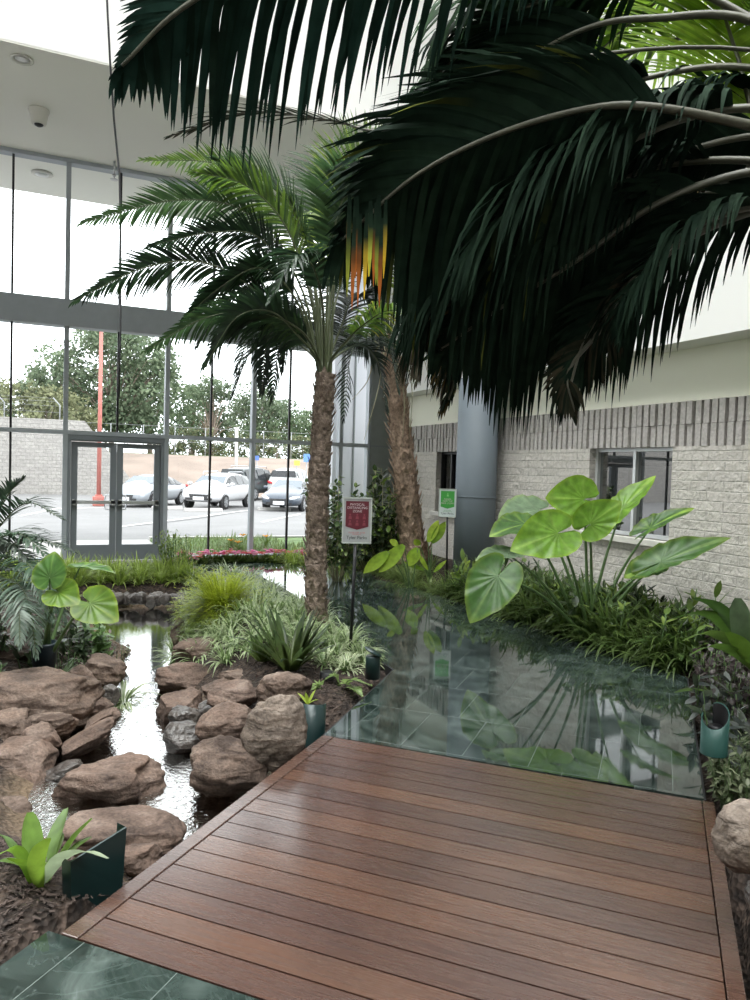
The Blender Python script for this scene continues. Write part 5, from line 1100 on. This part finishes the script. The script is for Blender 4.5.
for y, z in HY:
    for x in (3.3, 8, 20, 60): g.vert((x-(y-45.5)*.05, y, z+(.12*math.sin(x) if 46 < y < 60 else 0)))
for j in range(len(HY)-1):
    for i in range(3): a = j*4+i; g.face(a, a+1, a+5, a+4)
struct('hillside', g, M['hill'], shade=True)
g = MB(); g.box((-60, 60.5, 1.5), (80, 69, 2.36)); struct('road', g, M['road'])
g = MB(); g.box((-60, 69, 1.5), (80, 130, 2.5)); struct('ground_far', g, M['lawn'])
g = MB(); g.box((-45, 45.2, -.4), (1.9, 45.7, 3.9)); ww = struct('wall_retaining', g, M['farblock'])
g = MB(); g.quad((1.9, 45.2, -.4), (5.5, 45.2, -.4), (5.2, 45.25, -.3), (1.9, 45.25, 3.9)); g.build('wall_wing', M['farblock'], ww, False)
g = MB(); g.box((onY(333, 440, 14.3).x, 14.3, -.1), (9.0, 14.7, 6.2)); struct('wall_outside', g, M['extw'])
g = MB(); g.box((5.8, 14.28, -.1), (5.83, 14.3, 6.2)); struct('trim_30', g, M['grey'])
# parking lines
for k, (x0, y0, x1, y1) in enumerate(((118, 530, 250, 510), (20, 515, 60, 508), (262, 522, 300, 514), (60, 508, 110, 507))):
    a, b_ = G(x0, y0, -.26), G(x1, y1, -.29); t_ = (b_-a).normalized(); n = V((-t_.y, t_.x, 0))*.06; g = MB(); a.z = gz(a.y)+.012; b_.z = gz(b_.y)+.012; g.quad(a-n, a+n, b_+n, b_-n); struct('trim_%d' % (31+k), g, M['paint'])
# wheel stops
for i, (x0, x1, y) in enumerate(((152, 182, 509.5), (184, 222, 511.5), (258, 290, 510.5))):
    a, b_ = G(x0, y, -.3), G(x1, y, -.3); c = (a+b_)/2; L = (b_-a).length/2; ax = (b_-a).normalized(); rot = Matrix(((ax.x, -ax.y, 0), (ax.y, ax.x, 0), (0, 0, 1)))
    g = MB(); q = len(g.v)
    for e in (-L, L):
        for yy, zz in ((-.13, 0), (.13, 0), (.09, .14), (-.09, .14)): g.vert(c+rot @ V((e, yy, zz)))
    for f in ((3, 2, 1, 0), (4, 5, 6, 7), (0, 1, 5, 4), (1, 2, 6, 5), (2, 3, 7, 6), (3, 0, 4, 7)): g.face(*[q+k for k in f])
    tag(bevel(g.build('wheel_stop', M['conc'], None, False), .02), ('white concrete wheel stop in front of the silver sedan', 'white concrete wheel stop in front of the white crossover', 'white concrete wheel stop in front of the dark sedan')[i], 'wheel stop', 'wheel stops in the car park')
# cars
TY = simple('tyre', (.012, .012, .013), .8); RIM = simple('alloy_rim', (.42, .43, .45), .35, .7); CG = simple('car_glass', (.015, .018, .022), .06, .0, .5); CGl = simple('car_windscreen', (.1, .125, .15), .06, 0, .6); HL = simple('headlight', (.75, .77, .8), .12); TL = simple('tail_light', (.5, .02, .03), .25); PL = simple('number_plate', (.75, .75, .78), .5); TRIMB = simple('black_trim', (.02, .02, .022), .5)
SED = [(-2.32, .36, .72, .80, .84, .62), (-2.2, .28, .84, .93, .98, .7), (-1.6, .22, .89, .96, 1.06, .68), (-.85, .22, .9, .95, 1.36, .57), (-.3, .22, .9, .94, 1.42, .6), (.35, .22, .9, .93, 1.38, .58), (1.15, .22, .9, .9, .97, .7), (1.75, .22, .89, .8, .86, .72), (2.15, .24, .83, .66, .72, .68), (2.32, .3, .7, .52, .58, .58)]
CRO = [(-2.08, .42, .74, .9, .98, .66), (-2.0, .34, .85, 1.04, 1.2, .68), (-1.75, .3, .9, 1.05, 1.5, .6), (-.8, .3, .91, 1.03, 1.57, .62), (-.1, .3, .91, 1.02, 1.56, .62), (.45, .3, .91, 1.0, 1.48, .6), (1.1, .3, .91, .99, 1.08, .72), (1.65, .3, .9, .93, 1.0, .74), (1.98, .34, .85, .8, .88, .7), (2.1, .4, .76, .62, .7, .62)]
SUV = [(-2.45, .5, .88, .98, 1.06, .76), (-2.4, .42, .94, 1.12, 1.3, .76), (-2.25, .38, .97, 1.14, 1.78, .68), (-1.0, .38, .98, 1.13, 1.86, .7), (-.1, .38, .98, 1.12, 1.86, .7), (.5, .38, .98, 1.1, 1.78, .68), (1.15, .38, .98, 1.08, 1.2, .8), (1.95, .38, .97, 1.04, 1.12, .82), (2.3, .44, .93, .92, 1.0, .78), (2.42, .5, .84, .7, .78, .7)]
def car(loc, heading, st, paint, label, roof=None, rails=False, cab=(2, 6), axle=(-1.35, 1.38), rw=.33, clad=None, split=2):
    t = thing('car', loc, label, 'car'); ca, sa = math.cos(heading), math.sin(heading); o0 = V(loc)
    W = lambda x, y, z: o0+V((ca*x-sa*y, sa*x+ca*y, z))
    ring = lambda s: [(0, s[1]), (s[2]*.86, s[1]), (s[2]*.99, s[1]+.14), (s[2], lerp(s[1], s[3], .62)), (s[2]*.965, s[3]), (s[5], s[4]-.05), (s[5]*.8, s[4]), (0, s[4]+.02)]
    g = MB(); n = 14; rows = []
    for s in st:
        r_ = ring(s); pts = r_+[(-y, z) for y, z in r_[-2:0:-1]]; rows.append([g.vert(W(s[0], y, z)) for y, z in pts])
    for i in range(len(st)-1):
        for k in range(n): q = (k+1) % n; g.face(rows[i][k], rows[i+1][k], rows[i+1][q], rows[i][q])
    g.face(*rows[0]); g.face(*rows[-1][::-1]); body = g.build('body', paint, t)
    m = body.modifiers.new('subsurf', 'SUBSURF'); m.levels = m.render_levels = 1
    def pt(i, k): s = st[i]; y, z = ring(s)[k]; return V((s[0], y, z))
    a0, a1 = cab
    # side windows, between belt and roof
    for sg in (-1, 1):
        for i in range(a0, a1):
            A, B, C_, D_ = pt(i, 4), pt(i+1, 4), pt(i+1, 5), pt(i, 5); cen = (A+B+C_+D_)/4
            f = MB(); f.quad(*[W(p.x, (p.y+.012)*sg, p.z) for p in [lerp(p, cen, .12)+V((0, 0, .01)) for p in (A, B, C_, D_)]]); f.build('side_window', CG, t, False)
    for i, nm, mt in ((a1-1, 'windscreen', CGl), (a0-1, 'rear_window', CG)):
        f = MB(); i0, i1 = (i, i+1); A, B = pt(i0, 5), pt(i1, 5); h = .022; lo_, hi_ = (B, A) if i == a1-1 else (A, B)
        p1, p2 = lerp(lo_, hi_, .12), lerp(lo_, hi_, .9); e = .03 if i == a1-1 else -.03
        f.quad(W(p1.x+e, p1.y*.97, p1.z+.06), W(p1.x+e, -p1.y*.97, p1.z+.06), W(p2.x+e, -p2.y*.95, p2.z+.045), W(p2.x+e, p2.y*.95, p2.z+.045)); f.build(nm, mt, t, False)
    hw = max(s[2] for s in st)
    for ax in axle:
        for sg in (-1, 1):
            rot = Matrix(((ca, 0, sa*sg), (sa, 0, -ca*sg), (0, 1, 0)))
            c = W(ax, (hw-.1)*sg, rw); f = MB(); f.lathe([(rw*.6, -.1), (rw*.97, -.1), (rw, -.06), (rw, .07), (rw*.95, .11), (rw*.68, .115), (rw*.6, .09)], c, 20, Matrix(((ca, 0, -sa*sg), (sa, 0, ca*sg), (0, 1, 0)))); wh = f.build('wheel', TY, t)
            f = MB(); mt = Matrix(((ca, 0, -sa*sg), (sa, 0, ca*sg), (0, 1, 0)))
            for k in range(7):
                a = k*.8976
                for p0, p1 in (((.04, 0), (rw*.66, 0)),):
                    d1 = V((math.cos(a), math.sin(a), 0)); d2 = V((-math.sin(a), math.cos(a), 0)); f.quad(*[c+mt @ (p+V((0, 0, .105))) for p in (d1*.03-d2*.03, d1*rw*.68-d2*.045, d1*rw*.68+d2*.045, d1*.03+d2*.03)])
            f.lathe([(rw*.7, .09), (rw*.7, .112), (rw*.6, .112), (rw*.6, .09)], c, 20, mt); f.lathe([(.07, .1), (.06, .115), (.002, .115)], c, 10, mt); f.build('rim', RIM, wh, False)
            f = MB(); f.lathe([(rw*1.2, -.0), (rw*1.2, .07), (rw*1.02, .09), (rw*1.02, 0)], c+V((0, 0, .03)), 20, mt); f.build('wheel_arch', clad or TRIMB, t)
    s = st[-1]; s2 = st[-2]; xf = s[0]
    for sg in (-1, 1):
        f = MB(); z = s2[3]-.06; f.tube([W(xf-.02, s[2]*.66*sg, z-.04), W(xf-.1, s[2]*.9*sg, z), W(s2[0]-.12, s2[2]*.985*sg, z+.05)], [.05, .075, .04], 8); f.build('headlight', HL, t)
        s0, s1 = st[0], st[1]; f = MB(); f.tube([W(s0[0]-.01, s0[2]*.72*sg, s1[3]-.12), W(s0[0]+.0, s0[2]*.93*sg, s1[3]-.08), W(s1[0]+.12, s1[2]*.99*sg, s1[3]-.02)], [.05, .085, .05], 8); f.build('tail_light', TL, t)
        f = MB(); xm = st[a1][0]-.22; zb_ = st[a1][3]; f.lathe([(.02, -.1), (.09, -.08), (.11, 0), (.08, .08), (.02, .1)], W(xm, (hw+.09)*sg, zb_+.1), 10, Matrix(((ca, 0, -sa), (sa, 0, ca), (0, .75, 0)))); f.build('mirror', paint, t)
    f = MB(); zg = lerp(s[1], s[3], .62); f.quad(W(xf+.02, -s[2]*.5, zg-.07), W(xf+.02, s[2]*.5, zg-.07), W(xf+.005, s[2]*.6, zg+.12), W(xf+.005, -s[2]*.6, zg+.12)); f.build('grille', TRIMB, t, False)
    f = MB(); f.quad(W(xf+.03, -.25, zg-.13), W(xf+.03, .25, zg-.13), W(xf+.035, .25, zg+.02), W(xf+.035, -.25, zg+.02)); f.build('number_plate', PL, t, False)
    f = MB(); f.box((0, 0, 0), (0, 0, 0)); f.v = []; f.f = []; f.c = []
    f.quad(W(xf+.015, -s[2]*.8, s[1]+.0), W(xf+.015, s[2]*.8, s[1]+.0), W(xf+.02, s[2]*.82, s[1]+.1), W(xf+.02, -s[2]*.82, s[1]+.1)); f.build('bumper_grille', TRIMB, t, False)
    s0 = st[0]; f = MB(); f.quad(W(s0[0]-.02, .25, .72), W(s0[0]-.02, -.25, .72), W(s0[0]-.02, -.25, .87), W(s0[0]-.02, .25, .87)); f.build('number_plate', PL, t, False)
    if rails:
        for sg in (-1, 1): f = MB(); f.tube([W(st[3][0]-.5, .6*sg, st[3][4]+.02), W(st[3][0]-.3, .6*sg, st[3][4]+.07), W(st[5][0]-.1, .6*sg, st[4][4]+.06), W(st[5][0], .6*sg, st[5][4]+.02)], .022, 6); f.build('roof_rail', RIM, t)
    return t
def paint(name, c, met=.3): return simple(name, c, .3, met, .6, coat=.4)
def park(x, y, d, face, st, p, label, **k):
    q = P(x, y, d); q.z = -.3 if q.y < 45 else q.z; return car(q, face, st, p, label, **k)
tow = lambda x: math.atan2(-ray(x, 480).y, -ray(x, 480).x)        # heading that looks straight at the eye
park(150, 497, 33.6, tow(150)-R(27), SED, paint('silver_paint', (.34, .365, .4)), 'silver sedan parked facing the building, seen through the right-hand door')
park(219, 499, 33.6, tow(219)-R(24), CRO, paint('white_paint', (.58, .58, .6), 0), 'white crossover with dark grille parked facing the glass wall, between sedan and mullion', rails=True, axle=(-1.3, 1.3))
park(292, 499, 34.0, tow(292)-R(14), SED, paint('dark_blue_paint', (.06, .075, .1)), 'dark grey-blue sedan facing the glass, half hidden by the central palm trunk')
park(253, 490, 43.0, tow(253)+R(150), SUV, paint('black_paint', (.035, .045, .05)), 'black sport utility vehicle seen from behind, parked beyond the white crossover', axle=(-1.45, 1.5), rw=.38, rails=True)
park(292, 488, 44.5, tow(292)+R(168), SUV, paint('white_van_paint', (.56, .575, .575), 0), 'white sport utility vehicle seen from behind, farthest right beyond the dark sedan', axle=(-1.45, 1.5), rw=.38)
# red light pole
b = G(98.5, 506, -.3); t = thing('light_pole', b, 'red painted light pole on a square red base, seen through the left-hand door', 'pole')
g = MB(); k = 11.0*depth(b)/FPX/2; g.box((b.x-k, b.y-k, b.z), (b.x+k, b.y+k, b.z+.42)); bevel(g.build('pole_base', M['redp'], t, False), .03)
g = MB(); k *= .6; g.box((b.x-k, b.y-k, b.z+.42), (b.x+k, b.y+k, b.z+.5)); g.build('base_plate', M['redp'], t, False)
g = MB(); g.tube([b+UP*.5, b+UP*8.2], [.095, .075], 10); g.build('pole', M['redp'], t)
# fence posts and small signs on the far side
fe = thing('chain_link_fence', (10, 60, 2.35), 'thin grey chain-link fence along the far road above the car park', 'fence'); FEN = simple('fence_grey', (.3, .31, .32), .7, .1)
for i in range(16):
    x = 2.0+i*2.4; g = MB(); g.tube([V((x, 60.2, 2.2)), V((x, 60.2, 4.6))], .035, 6); g.build('post', FEN, fe)
g = MB()
for z in (3.4, 4.55): g.tube([V((2.0, 60.2, z)), V((38, 60.2, z))], .014, 5)
g.build('rail', FEN, fe)
wf = thing('wall_fence', (-8, 45.4, 3.9), 'leaning grey fence posts with strands along the retaining wall top', 'fence')
for x in (-14, -10, -6, -2.2, .6): g = MB(); g.tube([V((x, 45.45, 3.9)), V((x, 45.45, 4.7)), V((x-.35, 45.3, 5.1))], .035, 6); g.build('post', FEN, wf)
g = MB()
for z, xx in ((4.3, 0), (4.65, 0), (4.9, -.15), (5.08, -.3)): g.tube([V((-14+xx, 45.4, z)), V((.6+xx, 45.4, z))], .008, 4)
g.build('strand', FEN, wf)
def lot_sign(x, y, d, w, h, cname, col, label):
    c = P(x, y, d); ww, hh = w*d/FPX/2, h*d/FPX/2; t = thing('parking_sign', (c.x, c.y, -.3), label, 'sign'); g = MB(); g.tube([V((c.x, c.y+.05, -.4)), V((c.x, c.y+.05, c.z+hh))], .035, 6); g.build('post', FEN, t)
    g = MB(); g.box((c.x-ww, c.y-.02, c.z-hh), (c.x+ww, c.y+.02, c.z+hh)); g.build('panel', simple(cname, col, .5), t, False); return t
lot_sign(257, 458, 46, 4, 4.5, 'sign_blue', (.08, .16, .5), 'small blue parking sign above the black vehicle')
lot_sign(307, 458, 40, 7, 8, 'sign_blue_two', (.12, .25, .62), 'blue parking sign beside the central palm trunk')
lot_sign(297, 463, 42, 6, 5, 'sign_yellow', (.75, .55, .08), 'yellow sign left of the blue parking sign near the trunk')
b = P(236, 470, 50); t = thing('lamp_post', (b.x, b.y, .2), 'slim white post standing behind the white crossover', 'post'); g = MB(); g.tube([V((b.x, b.y, .0)), V((b.x, b.y, 4.2))], .1, 8); g.build('post', M['conc'], t)
# trees beyond the car park
def tree(x, y, H, Rr, label, seed, cols, n=1500, ls=.5, z0=2.4, trunk=.3, open_=.0, low=.3, name='tree', clumps=26):
    rr = random.Random(seed); t = thing(name, (x, y, z0), label, 'tree', 'trees beyond the car park'); g = MB(); s = MB(); b0 = V((x, y, z0-.2)); top = V((x, y, z0+H*.8)); s.tube(catmull([b0, b0+V((rr.uniform(-.4, .4), 0, H*.35)), top], 10), [trunk*(1-.085*k) for k in range(11)], 7)
    for i in range(clumps):
        a = rr.uniform(0, 6.28); e = rr.random()**.5; f = rr.uniform(low, 1); wid = Rr*math.sin(math.pi*min(1, (.18+.8*(f-low)/(1-low))))**.6; c = V((x+math.cos(a)*wid*e, y+math.sin(a)*wid*e, z0+H*f)); q = catmull([b0+UP*H*low*.8, lerp(b0+UP*H*low, c, .5)+UP*.4, c], 5); s.tube(q, [trunk*.35*(1-.17*k) for k in range(6)], 4)
        cr_ = Rr*rr.uniform(.22, .42)
        for k in range(n//clumps):
            d = rand_dir(rr, .1); p = c+d*cr_*rr.uniform(.4, 1.0); u = rand_dir(rr, 0); w_ = u.cross(d); w_ = w_.normalized() if w_.length > .1 else UP; cc = mix(rr.choice(cols), (.0, .01, .0), .35*max(0, -d.z)); l = ls*rr.uniform(.5, 1.1)  # downward-facing leaves darkened, painting shade under each clump
            g.strip([p-u*l*.5, p, p+u*l*.5], [l*.12, l*.34, l*.08], w_, [cc]*3)
    s.build('trunk', M['trunk'], t); g.build('crown', FARLEAF, t, True, True)
    return t
TG = [(.125, .165, .1), (.15, .19, .118), (.175, .215, .135), (.1, .14, .085)]  # greens paled and greyed to paint in the distance haze
TY_ = [(.17, .185, .1), (.2, .21, .115), (.14, .15, .085)]
def at_tree(px, dd): q = onY(px, 470, dd); return q.x, q.y
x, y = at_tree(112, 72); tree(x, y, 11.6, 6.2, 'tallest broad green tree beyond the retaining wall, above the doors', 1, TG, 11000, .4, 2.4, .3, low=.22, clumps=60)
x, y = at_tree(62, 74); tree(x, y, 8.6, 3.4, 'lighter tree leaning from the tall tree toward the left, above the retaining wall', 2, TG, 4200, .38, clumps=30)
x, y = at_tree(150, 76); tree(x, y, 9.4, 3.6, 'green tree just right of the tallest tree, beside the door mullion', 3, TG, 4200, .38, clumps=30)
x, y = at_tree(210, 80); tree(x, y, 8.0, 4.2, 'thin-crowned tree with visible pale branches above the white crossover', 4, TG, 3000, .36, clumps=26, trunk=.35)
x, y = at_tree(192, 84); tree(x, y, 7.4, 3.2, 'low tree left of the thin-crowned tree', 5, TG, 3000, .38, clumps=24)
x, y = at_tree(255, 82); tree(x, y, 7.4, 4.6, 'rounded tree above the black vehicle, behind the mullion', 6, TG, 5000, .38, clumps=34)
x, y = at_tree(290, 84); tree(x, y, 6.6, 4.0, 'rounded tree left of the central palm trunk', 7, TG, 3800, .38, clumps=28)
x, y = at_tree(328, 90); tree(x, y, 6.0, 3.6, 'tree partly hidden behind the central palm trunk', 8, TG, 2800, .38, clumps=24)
for i, (px, dd, h, r_) in enumerate(((2, 58, 4.4, 2.8), (22, 60, 5.0, 2.8), (44, 59, 4.2, 2.6), (66, 61, 4.2, 2.6))):
    x, y = at_tree(px, dd); tree(x, y, h, r_, 'olive green bush above the retaining wall, %s' % ('at the left edge', 'second from the left edge', 'left of the door mullion', 'just behind the door mullion')[i], 20+i, TY_ if i != 1 else TY_+TG, 2600, .3, 2.2, .12, low=.12, name='bush', clumps=26)['category'] = 'bush'
for i in range(9):
    px = 168+i*22; x, y = at_tree(px, 71); tree(x, y, 2.3, 1.9, 'low dry olive bush in the row behind the far road', 40+i, TY_+TG[:1], 1100, .26, 2.4, .08, low=.05, name='bush', clumps=14); o = C.objects[-1] if False else None
for o in list(C.objects):
    if o.parent is None and o.name.startswith('bush') and o.get('label', '').startswith('low dry'): o['category'] = 'bush'; o['group'] = 'bushes behind the far road'
    elif o.parent is None and o.name.startswith('bush'): o['group'] = 'bushes above the retaining wall'
# grass and day lilies just outside the glass
rr = random.Random(17); g = MB()
for i in range(2600):
    x, y = rr.uniform(2.0, 7.0), YG+.2+rr.random()**.9*2.6; a = rr.uniform(0, 6.28)
    if x > 4.4 and y > 14: continue
    blade(g, (x, y, .04), a, rr.uniform(.9, 1.5), rr.uniform(.06, .2), .008, 1.2, (.1, .15, .045), mix((.15, .21, .08), (.23, .27, .12), rr.random()), 3)
tag(g.build('lawn_grass', LEAF, None, True, True), 'strip of green grass outside the glass wall', 'grass', kind='stuff')
for i, (x, y, d) in enumerate(((243, 536, 13.9), (231, 541, 13.6), (266, 537, 14.1), (238, 543, 13.5), (250, 541, 14.0))):
    h = P(x, y, d); b = V((h.x, h.y, .03)); t = thing('day_lily', b, 'orange day lily blooming in the grass outside the glass, %s' % ('tallest of the left cluster', 'leftmost low bloom', 'on its own to the right', 'lowest of the left cluster', 'just right of the tallest')[i], 'flower', 'orange day lilies')
    g = MB()
    for k in range(20): blade(g, b, rr.uniform(0, 6.28), rr.uniform(.7, 1.4), rr.uniform(.25, .45), .01, 1.6, (.1, .16, .04), (.16, .24, .06), 5)
    g.build('foliage', LEAF, t, True, True)
    s = MB(); s.tube([b, h], .006, 5); s.build('flower_stem', M['stalk'], t)
    g = MB()
    for k in range(6): a = k*1.047; oval_leaf(g, h, V((math.cos(a), math.sin(a), .7)).normalized(), V((-math.cos(a)*.5, -math.sin(a)*.5, .8)).normalized(), .1, .024, (.75, .3, .02), (.85, .38, .03), 4, .6)
    g.build('flower_head', PETAL, t, True, True)
# ================================================================== LIGHT AND CAMERA
w = bpy.data.worlds.new('overcast_sky'); bpy.context.scene.world = w; w.use_nodes = True; nt = w.node_tree; nt.nodes.clear(); wo = nt.nodes.new('ShaderNodeOutputWorld'); bg = nt.nodes.new('ShaderNodeBackground')
tc = nt.nodes.new('ShaderNodeTexCoord'); sx = nt.nodes.new('ShaderNodeSeparateXYZ'); nt.links.new(tc.outputs['Generated'], sx.inputs[0])
nt.links.new(ramp(nt, sx.outputs['Z'], [(0, (.9, .93, .96)), (.25, (.97, .98, 1)), (1, (1, 1, 1))]), bg.inputs['Color']); bg.inputs['Strength'].default_value = SKY; nt.links.new(bg.outputs[0], wo.inputs[0])
def area(name, loc, rot, sx_, sy_, e, col=(1, 1, 1)):
    l = bpy.data.lights.new(name, 'AREA'); l.shape = 'RECTANGLE'; l.size = sx_; l.size_y = sy_; l.energy = e; l.color = col; o = bpy.data.objects.new(name, l); C.objects.link(o); o.location = loc; o.rotation_euler = rot; return o
area('skylight_daylight', (0, 2.7, 9.9), (0, 0, 0), 9.0, 12.4, SKYL, (1, .985, .96))
sun = bpy.data.lights.new('hazy_sun', 'SUN'); sun.energy = SUN; sun.angle = R(25); sun.color = (1, .97, .92); so = bpy.data.objects.new('hazy_sun', sun); C.objects.link(so); so.rotation_euler = (R(38), R(18), 0)
cd = bpy.data.cameras.new('camera'); cam = bpy.data.objects.new('camera', cd); C.objects.link(cam); cd.sensor_fit = 'VERTICAL'; cd.sensor_height = 36; cd.lens = 36*FPX/1000; cd.clip_start = .05; cd.clip_end = 500
cam.matrix_world = Matrix(((cr.x, cu.x, -cf.x, 0), (cr.y, cu.y, -cf.y, 0), (cr.z, cu.z, -cf.z, EYE), (0, 0, 0, 1)))
sc = bpy.context.scene; sc.camera = cam
sc.cycles.use_denoising = True; sc.cycles.max_bounces = 10; sc.cycles.transparent_max_bounces = 16; sc.cycles.diffuse_bounces = 5; sc.cycles.glossy_bounces = 4; sc.cycles.caustics_reflective = False; sc.cycles.caustics_refractive = False; sc.cycles.sample_clamp_indirect = 8
sc.view_settings.view_transform = VT; sc.view_settings.look = LOOK; sc.view_settings.exposure = EXPO
